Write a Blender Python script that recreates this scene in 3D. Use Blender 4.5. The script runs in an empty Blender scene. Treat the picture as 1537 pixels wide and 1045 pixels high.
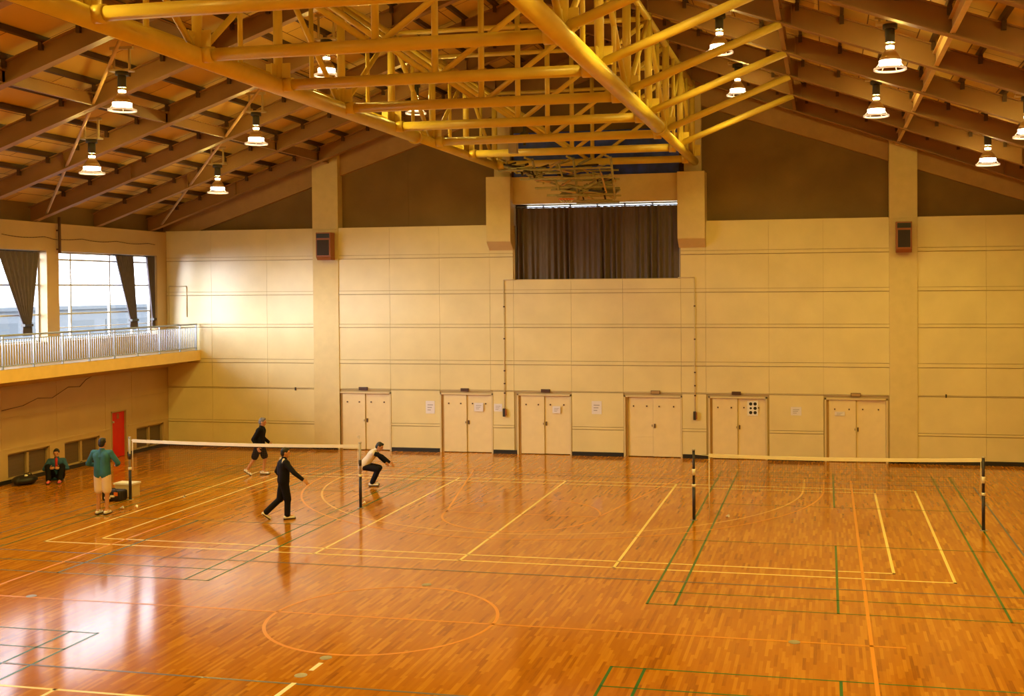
import bpy, bmesh, math, random
from mathutils import Vector, Matrix
random.seed(7)
SC = bpy.context.scene
COL = SC.collection

# ------------------------------------------------------------------ camera, sky, exposure
F_PX, YAW, PITCH, ROLL = 1682.877, -0.2112608, -0.01547171, -0.00722603
CAM_LOC = Vector((2.87507, -24.73149, 5.16140))
PPX, PPY = 878.616, 458.644
def make_camera():
    fw = Vector((math.sin(YAW)*math.cos(PITCH), math.cos(YAW)*math.cos(PITCH), math.sin(PITCH)))
    r = Vector((math.cos(YAW), -math.sin(YAW), 0)); u = r.cross(fw)
    r2 = math.cos(ROLL)*r + math.sin(ROLL)*u
    u2 = -math.sin(ROLL)*r + math.cos(ROLL)*u
    cd = bpy.data.cameras.new('camera'); co = bpy.data.objects.new('camera', cd); COL.objects.link(co)
    m = Matrix((r2, u2, -fw)).transposed().to_4x4(); m.translation = CAM_LOC
    co.matrix_world = m
    cd.sensor_width = 36.0; cd.lens = F_PX/1537*36.0
    cd.shift_x = (768.5-PPX)/1537; cd.shift_y = (PPY-522.5)/1537
    cd.clip_end = 400
    SC.camera = co
make_camera()
SC.view_settings.view_transform = 'Standard'
SC.view_settings.look = 'None'
SC.view_settings.gamma = 1.0
SC.view_settings.use_curve_mapping = False
SC.view_settings.exposure = 0.0
SC.cycles.use_denoising = True
SC.cycles.max_bounces = 8
SC.cycles.diffuse_bounces = 5
SC.cycles.caustics_reflective = False
SC.cycles.caustics_refractive = False
SC.cycles.sample_clamp_indirect = 6.0

SKY_COLOR, SKY_STRENGTH = (0.86, 0.90, 1.0), 6.0
LAMP_COLOR = (1.0, 0.71, 0.12)
LAMP_WATT = 380.0
LAMP_GLOW = 150.0
wd = bpy.data.worlds.new('sky'); SC.world = wd; wd.use_nodes = True
bgn = wd.node_tree.nodes['Background']
bgn.inputs[0].default_value = (*SKY_COLOR, 1); bgn.inputs[1].default_value = SKY_STRENGTH

XL, XR, YB, YF, XC = -18.65, 10.75, 8.95, -25.45, -3.95
WALL_T = 0.35
BIG_WINDOWS = [(3.59, 8.42), (-2.2, 3.08), (-7.9, -2.7)]
WZ0, WZ1 = 3.75, 6.33

sl = bpy.data.lights.new('hazy_sun', 'SUN'); sl.energy = 9.8; sl.angle = math.radians(38); sl.color = (0.96, 0.93, 1.0)
so = bpy.data.objects.new('hazy_sun', sl); COL.objects.link(so); so.location = (-40, -20, 20)
so.rotation_euler = Vector((1.0, 1.1, -0.27)).to_track_quat('-Z', 'Y').to_euler()
for y0, y1 in BIG_WINDOWS:        # sky portals in the window openings
    l = bpy.data.lights.new('daylight', 'AREA'); l.shape = 'RECTANGLE'
    l.size = (WZ1-WZ0); l.size_y = (y1-y0); l.cycles.is_portal = True
    o = bpy.data.objects.new('daylight', l); COL.objects.link(o)
    o.matrix_world = Matrix.Translation((XL-0.5, (y0+y1)/2, (WZ0+WZ1)/2)) @ Matrix.Rotation(-math.pi/2, 4, 'Y')

# ------------------------------------------------------------------ materials
MATS = {}
def mat(name, col, rough=0.5, metal=0.0, var=0.0, scale=4.0, bump=0.0, spec=0.5, stretch=(1, 1, 1), emit=None, estr=0.0):
    m = bpy.data.materials.new(name); m.use_nodes = True; MATS[name] = m
    nt = m.node_tree; b = nt.nodes['Principled BSDF']
    b.inputs['Base Color'].default_value = (*col, 1); b.inputs['Roughness'].default_value = rough
    b.inputs['Metallic'].default_value = metal; b.inputs['Specular IOR Level'].default_value = spec
    if emit:
        b.inputs['Emission Color'].default_value = (*emit, 1); b.inputs['Emission Strength'].default_value = estr
    if var or bump:
        tc = nt.nodes.new('ShaderNodeTexCoord'); mp = nt.nodes.new('ShaderNodeMapping'); mp.inputs['Scale'].default_value = stretch
        nz = nt.nodes.new('ShaderNodeTexNoise'); nz.inputs['Scale'].default_value = scale; nz.inputs['Detail'].default_value = 4
        nt.links.new(tc.outputs['Object'], mp.inputs[0]); nt.links.new(mp.outputs[0], nz.inputs['Vector'])
        if var:
            r = nt.nodes.new('ShaderNodeValToRGB')
            r.color_ramp.elements[0].position = 0.3; r.color_ramp.elements[1].position = 0.7
            r.color_ramp.elements[0].color = (*[c*(1-var) for c in col], 1)
            r.color_ramp.elements[1].color = (*[min(1, c*(1+var)) for c in col], 1)
            nt.links.new(nz.outputs['Fac'], r.inputs[0]); nt.links.new(r.outputs[0], b.inputs['Base Color'])
        if bump:
            bp = nt.nodes.new('ShaderNodeBump'); bp.inputs['Strength'].default_value = bump; bp.inputs['Distance'].default_value = 0.01
            nt.links.new(nz.outputs['Fac'], bp.inputs['Height']); nt.links.new(bp.outputs[0], b.inputs['Normal'])
    return m

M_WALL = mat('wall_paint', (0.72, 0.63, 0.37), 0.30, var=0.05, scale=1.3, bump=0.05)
M_JOINT = mat('joint_shadow', (0.46, 0.36, 0.19), 0.8)  # shadow gap between wall panels, painted in as a darker tone
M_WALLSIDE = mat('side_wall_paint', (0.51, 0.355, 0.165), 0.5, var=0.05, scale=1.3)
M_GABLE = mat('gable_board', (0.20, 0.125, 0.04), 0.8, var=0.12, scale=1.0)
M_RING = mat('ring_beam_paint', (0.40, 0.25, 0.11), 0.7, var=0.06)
M_PILASTER = mat('pilaster_paint', (0.66, 0.55, 0.29), 0.5, var=0.04)
M_DOOR = mat('door_paint', (0.76, 0.64, 0.40), 0.4, var=0.03)
M_DOORFRAME = mat('door_frame_paint', (0.64, 0.53, 0.32), 0.45)
M_BLACK = mat('black_rubber', (0.012, 0.011, 0.012), 0.5)
M_DARK = mat('dark_metal', (0.03, 0.025, 0.025), 0.4)
M_NAVY = mat('navy_board', (0.03, 0.07, 0.55), 0.5, var=0.5, scale=2)
M_TRUSS = mat('truss_paint', (0.74, 0.58, 0.10), 0.34, var=0.06, scale=3)
M_BEAM = mat('roof_beam_paint', (0.29, 0.155, 0.055), 0.5, var=0.08, scale=2)
M_PURLIN = mat('purlin_paint', (0.07, 0.035, 0.014), 0.5)
M_BRACE = mat('brace_steel', (0.62, 0.42, 0.2), 0.4, var=0.1)
M_WHITE = mat('white_paint', (0.8, 0.8, 0.8), 0.4)
M_STEEL = mat('grey_steel', (0.45, 0.43, 0.4), 0.35, metal=0.6)
M_ALU = mat('window_aluminium', (0.55, 0.58, 0.62), 0.35, metal=0.3)
M_CURT = mat('curtain_cloth', (0.115, 0.088, 0.075), 0.85, var=0.15, scale=6, stretch=(6, 6, .5))
M_CURTG = mat('side_curtain_cloth', (0.13, 0.108, 0.12), 0.85, var=0.15, scale=6, stretch=(6, 6, .5))
M_RED = mat('red_door_paint', (0.62, 0.016, 0.012), 0.4, var=0.05)
M_PAPER = mat('lilac_paper', (0.72, 0.70, 0.80), 0.7)
M_PRINT = mat('grey_print', (0.35, 0.34, 0.42), 0.7)
M_SIGN = mat('dark_sign', (0.07, 0.03, 0.02), 0.5)
M_SPK = mat('speaker_cabinet', (0.30, 0.10, 0.04), 0.5)
M_GRILLE = mat('speaker_grille', (0.035, 0.025, 0.03), 0.8, bump=0.3, scale=120)
M_TAPE = mat('net_tape', (0.85, 0.83, 0.80), 0.7)
M_NET = mat('net_cord', (0.10, 0.06, 0.05), 0.8)
M_POST = mat('post_navy', (0.018, 0.016, 0.04), 0.35)
M_POSTG = mat('post_grey', (0.42, 0.40, 0.42), 0.4)
M_SLAB = mat('balcony_edge_paint', (0.80, 0.58, 0.20), 0.5, var=0.04)
M_RAIL = mat('rail_pale', (0.36, 0.43, 0.58), 0.35, metal=0.2)
M_VENT = mat('vent_glass', (0.13, 0.085, 0.05), 0.25)
M_VENTF = mat('vent_frame', (0.40, 0.28, 0.13), 0.5)
M_BACKSTOP = mat('backstop_paint', (0.42, 0.40, 0.20), 0.5, var=0.2, scale=8)
M_RIM = mat('rim_orange', (0.8, 0.2, 0.03), 0.4)
M_CASE = mat('lamp_ballast', (0.045, 0.045, 0.04), 0.5)
M_BRKT = mat('lamp_bracket_galvanised', (0.6, 0.5, 0.25), 0.4, metal=0.2)
M_REFL = mat('lamp_reflector', (0.55, 0.36, 0.13), 0.3, metal=0.4)
M_GLOW = mat('lamp_lens', (1, .95, .85), 0.3, emit=(1.0, 0.80, 0.50), estr=14.0)
M_LRING = mat('lamp_ring', (0.85, 0.72, 0.5), 0.3, emit=(1.0, 0.8, 0.5), estr=0.5)
M_BUILDING = mat('pale_building', (0.19, 0.21, 0.235), 0.8, var=0.05)
M_BWIN = mat('building_glazing', (0.10, 0.12, 0.14), 0.3)
M_GROUND = mat('outside_ground', (0.15, 0.155, 0.16), 0.9, var=0.1)
M_CABLE = mat('cable_brown', (0.10, 0.05, 0.02), 0.6)
M_YEL = mat('line_yellow', (0.98, 0.80, 0.34), 0.25)
M_YELP = mat('line_pale_yellow', (0.78, 0.46, 0.12), 0.25)
M_GRN = mat('line_green', (0.03, 0.16, 0.03), 0.25)
M_ORG = mat('line_orange', (0.76, 0.31, 0.03), 0.25)
M_BLU = mat('line_blue', (0.16, 0.15, 0.17), 0.25)
M_WHT = mat('line_white', (0.9, 0.9, 0.85), 0.25)

def floor_material():
    m = bpy.data.materials.new('strip_wood'); m.use_nodes = True
    nt = m.node_tree; N = nt.nodes; L = nt.links; b = N['Principled BSDF']
    def math_(op, a, bb=None):
        n = N.new('ShaderNodeMath'); n.operation = op
        for i, v in enumerate((a, bb)):
            if v is None: continue
            if isinstance(v, (int, float)): n.inputs[i].default_value = v
            else: L.new(v, n.inputs[i])
        return n.outputs[0]
    tc = N.new('ShaderNodeTexCoord'); sx = N.new('ShaderNodeSeparateXYZ'); L.new(tc.outputs['Object'], sx.inputs[0])
    row = math_('FLOOR', math_('DIVIDE', sx.outputs[0], 0.048))
    wn = N.new('ShaderNodeTexWhiteNoise'); wn.noise_dimensions = '1D'; L.new(row, wn.inputs['W'])
    yy = math_('ADD', math_('DIVIDE', sx.outputs[1], 0.50), math_('MULTIPLY', wn.outputs['Value'], 7.0))
    cell = math_('FLOOR', yy)
    cv = N.new('ShaderNodeCombineXYZ'); L.new(row, cv.inputs[0]); L.new(cell, cv.inputs[1])
    w2 = N.new('ShaderNodeTexWhiteNoise'); w2.noise_dimensions = '2D'; L.new(cv.outputs[0], w2.inputs['Vector'])
    # slow drift over metres + grain
    nz = N.new('ShaderNodeTexNoise'); nz.inputs['Scale'].default_value = 0.5; nz.inputs['Detail'].default_value = 2; L.new(tc.outputs['Object'], nz.inputs['Vector'])
    mp = N.new('ShaderNodeMapping'); mp.inputs['Scale'].default_value = (60, 3, 1); L.new(tc.outputs['Object'], mp.inputs[0])
    gr = N.new('ShaderNodeTexNoise'); gr.inputs['Scale'].default_value = 1.0; gr.inputs['Detail'].default_value = 3; L.new(mp.outputs[0], gr.inputs['Vector'])
    v = math_('ADD', math_('MULTIPLY', w2.outputs['Value'], 0.72), math_('MULTIPLY', gr.outputs['Fac'], 0.28))
    v = math_('ADD', v, math_('MULTIPLY', math_('SUBTRACT', nz.outputs['Fac'], 0.5), 0.35))
    r = N.new('ShaderNodeValToRGB'); cr = r.color_ramp
    cr.elements[0].position = 0.02; cr.elements[0].color = (0.25, 0.080, 0.004, 1)
    cr.elements[1].position = 0.95; cr.elements[1].color = (0.61, 0.272, 0.018, 1)
    e = cr.elements.new(0.26); e.color = (0.43, 0.155, 0.006, 1)
    e = cr.elements.new(0.62); e.color = (0.48, 0.183, 0.008, 1)
    L.new(v, r.inputs[0]); L.new(r.outputs[0], b.inputs['Base Color'])
    b.inputs['Roughness'].default_value = 0.11; b.inputs['Specular IOR Level'].default_value = 0.38
    bp = N.new('ShaderNodeBump'); bp.inputs['Strength'].default_value = 0.05; bp.inputs['Distance'].default_value = 0.004
    L.new(w2.outputs['Value'], bp.inputs['Height']); L.new(bp.outputs[0], b.inputs['Normal'])
    return m
M_FLOOR = floor_material()

def deck_material():
    m = bpy.data.materials.new('roof_board'); m.use_nodes = True
    nt = m.node_tree; N = nt.nodes; L = nt.links; b = N['Principled BSDF']
    tc = N.new('ShaderNodeTexCoord')
    br = N.new('ShaderNodeTexBrick'); br.inputs['Scale'].default_value = 1.0
    br.inputs['Brick Width'].default_value = 1.82; br.inputs['Row Height'].default_value = 0.92
    br.inputs['Mortar Size'].default_value = 0.012; br.inputs['Bias'].default_value = 0.0
    br.inputs['Color1'].default_value = (0.58, 0.39, 0.10, 1); br.inputs['Color2'].default_value = (0.72, 0.51, 0.15, 1)
    br.inputs['Mortar'].default_value = (0.16, 0.08, 0.03, 1)
    mp = N.new('ShaderNodeMapping'); mp.inputs['Rotation'].default_value = (0, 0, math.pi/2)
    L.new(tc.outputs['Object'], mp.inputs[0]); L.new(mp.outputs[0], br.inputs['Vector'])
    L.new(br.outputs['Color'], b.inputs['Base Color']); b.inputs['Roughness'].default_value = 0.8
    return m
M_DECK = deck_material()

def glass_material():
    m = bpy.data.materials.new('clear_glass'); m.use_nodes = True
    nt = m.node_tree; N = nt.nodes; L = nt.links
    for n in list(N):
        if n.type == 'BSDF_PRINCIPLED': N.remove(n)
    out = [n for n in N if n.type == 'OUTPUT_MATERIAL'][0]
    t = N.new('ShaderNodeBsdfTransparent'); t.inputs[0].default_value = (0.96, 0.98, 0.98, 1)
    g = N.new('ShaderNodeBsdfGlossy'); g.inputs['Roughness'].default_value = 0.02
    lw = N.new('ShaderNodeLayerWeight'); pw = N.new('ShaderNodeMath'); pw.operation = 'POWER'; pw.inputs[1].default_value = 5.0
    L.new(lw.outputs['Facing'], pw.inputs[0]); f = N.new('ShaderNodeMath'); f.operation = 'MULTIPLY_ADD'; f.inputs[1].default_value = 0.5; f.inputs[2].default_value = 0.04
    L.new(pw.outputs[0], f.inputs[0])
    mx = N.new('ShaderNodeMixShader'); L.new(f.outputs[0], mx.inputs[0]); L.new(t.outputs[0], mx.inputs[1]); L.new(g.outputs[0], mx.inputs[2])
    L.new(mx.outputs[0], out.inputs[0])
    return m
M_GLASS = glass_material()

# ------------------------------------------------------------------ mesh helpers
def hang(o, parent):       # meshes are written in hall coordinates, so undo the parents' offsets
    o.parent = parent; v = Vector((0, 0, 0)); q = parent
    while q: v += Vector(q.location); q = q.parent
    o.location = -v
class MB:
    def __init__(self): self.v = []; self.f = []; self.mi = []; self.sm = []
    def poly(self, pts, mi=0, smooth=False):
        n = len(self.v); self.v += [tuple(p) for p in pts]; self.f.append(tuple(range(n, n+len(pts)))); self.mi.append(mi); self.sm.append(smooth)
    def hexa(self, p, mi=0):          # 8 points: bottom ring 0-3, top ring 4-7
        n = len(self.v); self.v += [tuple(q) for q in p]
        for q in ((3, 2, 1, 0), (4, 5, 6, 7), (0, 1, 5, 4), (1, 2, 6, 5), (2, 3, 7, 6), (3, 0, 4, 7)):
            self.f.append(tuple(n+i for i in q)); self.mi.append(mi); self.sm.append(False)
    def box(self, x0, x1, y0, y1, z0, z1, mi=0):
        self.hexa([(x0, y0, z0), (x1, y0, z0), (x1, y1, z0), (x0, y1, z0), (x0, y0, z1), (x1, y0, z1), (x1, y1, z1), (x0, y1, z1)], mi)
    def obox(self, c, ax, ay, az, mi=0):   # centre and three half-axis vectors
        c, ax, ay, az = map(Vector, (c, ax, ay, az))
        self.hexa([c-ax-ay-az, c+ax-ay-az, c+ax+ay-az, c-ax+ay-az, c-ax-ay+az, c+ax-ay+az, c+ax+ay+az, c-ax+ay+az], mi)
    def tube(self, p0, p1, r0, r1=None, n=12, mi=0, caps=True):
        p0, p1 = Vector(p0), Vector(p1); r1 = r0 if r1 is None else r1
        d = (p1-p0).normalized(); a = d.orthogonal().normalized(); b = d.cross(a)
        k = len(self.v)
        for p, r in ((p0, r0), (p1, r1)):
            for i in range(n):
                t = 2*math.pi*i/n; self.v.append(tuple(p+(a*math.cos(t)+b*math.sin(t))*r))
        for i in range(n):
            j = (i+1) % n; self.f.append((k+i, k+j, k+n+j, k+n+i)); self.mi.append(mi); self.sm.append(True)
        if caps:
            self.f.append(tuple(range(k+n-1, k-1, -1))); self.mi.append(mi); self.sm.append(False)
            self.f.append(tuple(range(k+n, k+2*n))); self.mi.append(mi); self.sm.append(False)
    def path(self, pts, r, n=8, mi=0):
        for a, b in zip(pts, pts[1:]): self.tube(a, b, r, n=n, mi=mi)
    def lathe(self, c, prof, n=24, mi=0):  # profile [(radius, z)], around vertical axis at c
        k = len(self.v); c = Vector(c)
        for r, z in prof:
            for i in range(n):
                t = 2*math.pi*i/n; self.v.append((c.x+r*math.cos(t), c.y+r*math.sin(t), c.z+z))
        for q in range(len(prof)-1):
            for i in range(n):
                j = (i+1) % n; self.f.append((k+q*n+i, k+q*n+j, k+(q+1)*n+j, k+(q+1)*n+i)); self.mi.append(mi); self.sm.append(True)
    def ball(self, c, rx, ry=None, rz=None, basis=None, nu=16, nv=10, mi=0):
        ry = rx if ry is None else ry; rz = rx if rz is None else rz
        c = Vector(c); B = basis or Matrix.Identity(3); k = len(self.v)
        self.v.append(tuple(c+B@Vector((0, 0, -rz))))
        for q in range(1, nv):
            ph = -math.pi/2+math.pi*q/nv
            for i in range(nu):
                t = 2*math.pi*i/nu
                self.v.append(tuple(c+B@Vector((rx*math.cos(ph)*math.cos(t), ry*math.cos(ph)*math.sin(t), rz*math.sin(ph)))))
        self.v.append(tuple(c+B@Vector((0, 0, rz)))); top = len(self.v)-1
        def add(f): self.f.append(f); self.mi.append(mi); self.sm.append(True)
        for i in range(nu):
            j = (i+1) % nu
            add((k, k+1+j, k+1+i))
            for q in range(nv-2): add((k+1+q*nu+i, k+1+q*nu+j, k+1+(q+1)*nu+j, k+1+(q+1)*nu+i))
            add((k+1+(nv-2)*nu+i, k+1+(nv-2)*nu+j, top))
    def cap(self, p0, p1, r0, r1=None, n=14):     # capsule with unequal ends
        r1 = r0 if r1 is None else r1
        p0, p1 = Vector(p0), Vector(p1); d = p1-p0
        if d.length < 1e-5: self.ball(p0, max(r0, r1)); return
        d.normalize(); a = d.orthogonal().normalized(); b = d.cross(a)
        rings = []
        for q in range(5): ph = -math.pi/2+math.pi/2*q/5; rings.append((p0+d*r0*math.sin(ph), r0*math.cos(ph)))
        rings.append((p0, r0)); rings.append((p1, r1))
        for q in range(1, 6): ph = math.pi/2*q/5; rings.append((p1+d*r1*math.sin(ph), r1*math.cos(ph)))
        k = len(self.v)
        for c, r in rings:
            for i in range(n):
                t = 2*math.pi*i/n; self.v.append(tuple(c+(a*math.cos(t)+b*math.sin(t))*max(r, 1e-4)))
        for q in range(len(rings)-1):
            for i in range(n):
                j = (i+1) % n; self.f.append((k+q*n+i, k+q*n+j, k+(q+1)*n+j, k+(q+1)*n+i)); self.mi.append(0); self.sm.append(True)
        e = k+(len(rings)-1)*n
        self.f.append(tuple(range(k+n-1, k-1, -1))); self.mi.append(0); self.sm.append(True)
        self.f.append(tuple(range(e, e+n))); self.mi.append(0); self.sm.append(True)
    def build(self, name, mats, parent=None, bevel=0.0):
        me = bpy.data.meshes.new(name); me.from_pydata(self.v, [], self.f)
        mats = mats if isinstance(mats, (list, tuple)) else [mats]
        for m in mats: me.materials.append(m)
        me.polygons.foreach_set('material_index', self.mi); me.polygons.foreach_set('use_smooth', self.sm); me.update()
        o = bpy.data.objects.new(name, me); COL.objects.link(o)
        if parent:
            hang(o, parent)
        if bevel:
            md = o.modifiers.new('bevel', 'BEVEL'); md.width = bevel; md.segments = 2; md.limit_method = 'ANGLE'
        return o
def tag(o, label=None, cat=None, group=None, kind=None):
    if label: o['label'] = label
    if cat: o['category'] = cat
    if group: o['group'] = group
    if kind: o['kind'] = kind
    return o
def thing(name, loc, label, cat, group=None):
    o = bpy.data.objects.new(name, None); COL.objects.link(o); o.location = loc; o.empty_display_size = 0.1
    return tag(o, label, cat, group)
def struct(o, label=None): return tag(o, label, None, None, 'structure')
def dup_tree(root, loc, label, group=None):
    r = root.copy(); COL.objects.link(r); d = Vector(loc)-Vector(root.location); r.location = loc
    r['label'] = label
    if group: r['group'] = group
    for ch in list(root.children):
        c = ch.copy(); COL.objects.link(c); c.parent = r
        for g in ch.children:
            e = g.copy(); COL.objects.link(e); e.parent = c
    return r
def holes(mb, us, vs, u0, u1, v0, v1, put, openings, mi=0):
    """fill the rectangle with boxes, leaving the openings free; put(u0,u1,v0,v1)"""
    U = sorted({u0, u1, *[a for o in openings for a in o[:2]]}); V = sorted({v0, v1, *[a for o in openings for a in o[2:]]})
    for a, b in zip(U, U[1:]):
        run = None
        for c, d in zip(V, V[1:]):
            mu, mv = (a+b)/2, (c+d)/2
            free = any(o[0] < mu < o[1] and o[2] < mv < o[3] for o in openings)
            if not free: run = (run[0], d) if run else (c, d)
            if free and run: put(a, b, *run); run = None
        if run: put(a, b, *run)
ORD = ['first', 'second', 'third', 'fourth', 'fifth', 'sixth', 'seventh', 'eighth', 'ninth', 'tenth', 'eleventh', 'twelfth', 'thirteenth', 'fourteenth', 'fifteenth', 'sixteenth', 'seventeenth']

# ------------------------------------------------------------------ floor with its painted courts
def build_floor():
    mb = MB(); Z = {1: .0015, 2: .0020, 3: .0025, 4: .0030, 5: .0035, 6: .0012}
    mb.box(XL-.3, XR+.3, YF-.3, YB+.6, -0.12, 0.0, 0)
    def ln(x0, y0, x1, y1, w, mi):
        d = Vector((x1-x0, y1-y0, 0)); d.normalize(); n = Vector((-d.y, d.x, 0))*w/2; e = d*w/2
        a, b = Vector((x0, y0, Z[mi])), Vector((x1, y1, Z[mi]))
        mb.poly([a-e-n, b+e-n, b+e+n, a-e+n], mi)
    def rect(x0, x1, y0, y1, w, mi):
        ln(x0, y0, x1, y0, w, mi); ln(x0, y1, x1, y1, w, mi); ln(x0, y0, x0, y1, w, mi); ln(x1, y0, x1, y1, w, mi)
    def arc(cx, cy, r, a0, a1, w, mi):
        n = max(8, int(abs(a1-a0)*r/.12)); P = []
        for i in range(n+1):
            t = a0+(a1-a0)*i/n; P.append((math.cos(t), math.sin(t)))
        for (c0, s0), (c1, s1) in zip(P, P[1:]):
            mb.poly([(cx+(r-w/2)*c0, cy+(r-w/2)*s0, Z[mi]), (cx+(r+w/2)*c0, cy+(r+w/2)*s0, Z[mi]), (cx+(r+w/2)*c1, cy+(r+w/2)*s1, Z[mi]), (cx+(r-w/2)*c1, cy+(r-w/2)*s1, Z[mi])], mi)
    for cy in (0.0, -16.5):
        # volleyball courts
        rect(XC-9, XC+9, cy-4.47, cy+4.47, .055, 1); rect(XC-8, XC+8, cy-4.0, cy+4.0, .055, 1)
        for dx in (-2.98, 0, 2.98): ln(XC+dx, cy-4.47, XC+dx, cy+4.47, .055, 1)
        # nine-a-side court
        rect(XC-10.5, XC+10.5, cy-5.25, cy+5.25, .045, 4)
        # badminton courts
        for x0 in (0.0, -14.0):
            for x in (x0, x0+.46, x0+5.64, x0+6.1): ln(x, cy-6.7, x, cy+6.7, .042, 2)
            for dy in (6.7, 5.94, 1.98):
                for s in (-1, 1): ln(x0, cy+s*dy, x0+6.1, cy+s*dy, .034, 2)
            for s in (-1, 1): ln(x0+3.05, cy+s*1.98, x0+3.05, cy+s*6.7, .042, 2)
    # basketball court
    cy = -8.25
    rect(XC-7.45, XC+7.45, cy-14, cy+14, .055, 3)
    ln(XC-14.4, cy, XC+7.9, cy, .05, 3); arc(XC, cy, 1.8, 0, 2*math.pi, .055, 3)
    for s in (1, -1):
        by = cy+s*14
        for sx in (-1, 1): ln(XC+sx*3.0, by, XC+sx*1.8, by-s*5.8, .05, 3)
        ln(XC-1.8, by-s*5.8, XC+1.8, by-s*5.8, .05, 3)
        arc(XC, by-s*5.8, 1.8, 0, 2*math.pi, .05, 3)
        for r, m in ((6.25, 6), (6.75, 3)):
            b = by-s*1.575
            arc(XC, b, r, math.pi if s > 0 else 0, 2*math.pi if s > 0 else math.pi, .05, m)
            for sx in (-1, 1): ln(XC+sx*r, b, XC+sx*r, by, .05, m)
    for a, b in ((-11.25, -12.0), (-10.45, -10.7)): ln(XC-.02, a, XC-.02, b, .07, 5)
    o = mb.build('floor', [M_FLOOR, M_YEL, M_GRN, M_ORG, M_BLU, M_WHT, M_YELP])
    struct(o, 'glossy orange strip wood sports floor with painted court lines')
build_floor()

# ------------------------------------------------------------------ back wall
DOORS = [(-12.52, -10.72), (-9.08, -7.33), (-6.55, -4.81), (-3.17, -1.38), (-0.59, 1.16), (2.83, 4.63)]
DOOR_H = 1.88
WIN = (-6.59, -1.43, 5.45, 7.78)
LEDGE = 7.12
def build_back_wall():
    mb = MB()
    ops = [(a, b, -1, DOOR_H) for a, b in DOORS] + [WIN]
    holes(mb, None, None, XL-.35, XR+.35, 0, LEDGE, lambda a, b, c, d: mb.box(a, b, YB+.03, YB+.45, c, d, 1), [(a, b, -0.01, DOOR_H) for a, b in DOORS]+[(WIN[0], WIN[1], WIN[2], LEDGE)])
    # proud wall panels with joints between
    rows = [(.12, .80), (.90, DOOR_H+.06), (1.99, 2.78), (2.92, 3.94), (4.06, 5.0), (5.13, 6.14), (6.27, LEDGE)]
    cols = [-18.64, -17.0, -15.0, -13.36, None, -12.47, -10.73, -9.06, -7.40, -6.64, -4.80, -3.18, -1.40, -0.65, 1.22, 2.80, 4.68, None, 5.47, 7.35, 9.2, 10.7]
    g = .003
    def clear(a, b, c, d):
        for x0, x1 in DOORS:
            if a < x1-.04 and b > x0+.04 and c < DOOR_H-.02: return False
        return True
    for c0, c1 in zip(cols, cols[1:]):
        if c0 is None or c1 is None: continue
        for k, (z0, z1) in enumerate(rows):
            if c0 >= -6.65 and c1 <= -1.38 and z1 > WIN[2]:
                if z0 < WIN[2]: z1 = WIN[2]-.02
                else: continue
            a0, a1 = c0, c1
            if z0 < DOOR_H:
                for d0, d1 in DOORS:
                    if d0 < a0 < d1 and d1-a0 < .12: a0 = d1
                    if d0 < a1 < d1 and a1-d0 < .12: a1 = d0
            if clear(a0, a1, z0, z1): mb.box(a0+g, a1-g, YB, YB+.04, z0, z1, 0)
            if k+1 < len(rows) and clear(a0, a1, z1+.01, rows[k+1][0]-.01) and not (c0 >= -6.65 and c1 <= -1.38 and rows[k+1][0] > WIN[2]):
                mb.box(a0+g, a1-g, YB-.012, YB+.04, z1+.022, rows[k+1][0]-.014, 0)
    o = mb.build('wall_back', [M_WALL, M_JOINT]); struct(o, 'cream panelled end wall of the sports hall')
    # upper gable infill, set back
    def slope(x): return 12.95-.35*abs(x-XC)
    gb = MB()
    for a, b, z0 in ((XL-.3, WIN[0], LEDGE), (WIN[1], XR+.3, LEDGE)):
        cuts = sorted({a, b, *( [XC] if a < XC < b else [])})
        for p, q in zip(cuts, cuts[1:]):
            gb.hexa([(p, YB+.32, z0), (q, YB+.32, z0), (q, YB+.55, z0), (p, YB+.55, z0), (p, YB+.32, slope(p)), (q, YB+.32, slope(q)), (q, YB+.55, slope(q)), (p, YB+.55, slope(p))])
    for p, q in ((WIN[0], XC), (XC, WIN[1])):
        gb.hexa([(p, YB+.32, WIN[3]), (q, YB+.32, WIN[3]), (q, YB+.55, WIN[3]), (p, YB+.55, WIN[3]), (p, YB+.32, slope(p)), (q, YB+.32, slope(q)), (q, YB+.55, slope(q)), (p, YB+.55, slope(p))])
    for x in (-16.2, -10.2, 2.2, 7.4): gb.box(x-.008, x+.008, YB+.312, YB+.33, LEDGE, slope(x)-.3)
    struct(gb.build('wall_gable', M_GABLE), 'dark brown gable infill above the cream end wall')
    rb = MB()
    for a, b in ((XL-.2, XC), (XC, XR+.2)):
        d = .72
        lo = lambda x: 12.42-.335*abs(x-XC)-d
        hi = lambda x: slope(x)
        rb.hexa([(a, YB+.16, lo(a)), (b, YB+.16, lo(b)), (b, YB+.34, lo(b)), (a, YB+.34, lo(a)), (a, YB+.16, hi(a)), (b, YB+.16, hi(b)), (b, YB+.34, hi(b)), (a, YB+.34, hi(a))])
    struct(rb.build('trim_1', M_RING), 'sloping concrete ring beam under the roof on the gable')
    # pilasters
    k = 2
    for x0, x1, full in ((-13.36, -12.47, True), (4.68, 5.47, True)):
        p = MB(); p.box(x0, x1, YB-.03, YB+.1, 0.0, LEDGE)
        p.hexa([(x0, YB-.03, LEDGE), (x1, YB-.03, LEDGE), (x1, YB+.34, LEDGE), (x0, YB+.34, LEDGE),
                (x0, YB-.03, slope(x0)-.4), (x1, YB-.03, slope(x1)-.4), (x1, YB+.34, slope(x1)-.4), (x0, YB+.34, slope(x0)-.4)])
        struct(p.build('trim_%d' % k, M_PILASTER, bevel=.01), 'cream pilaster running up to the roof'); k += 1
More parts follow.
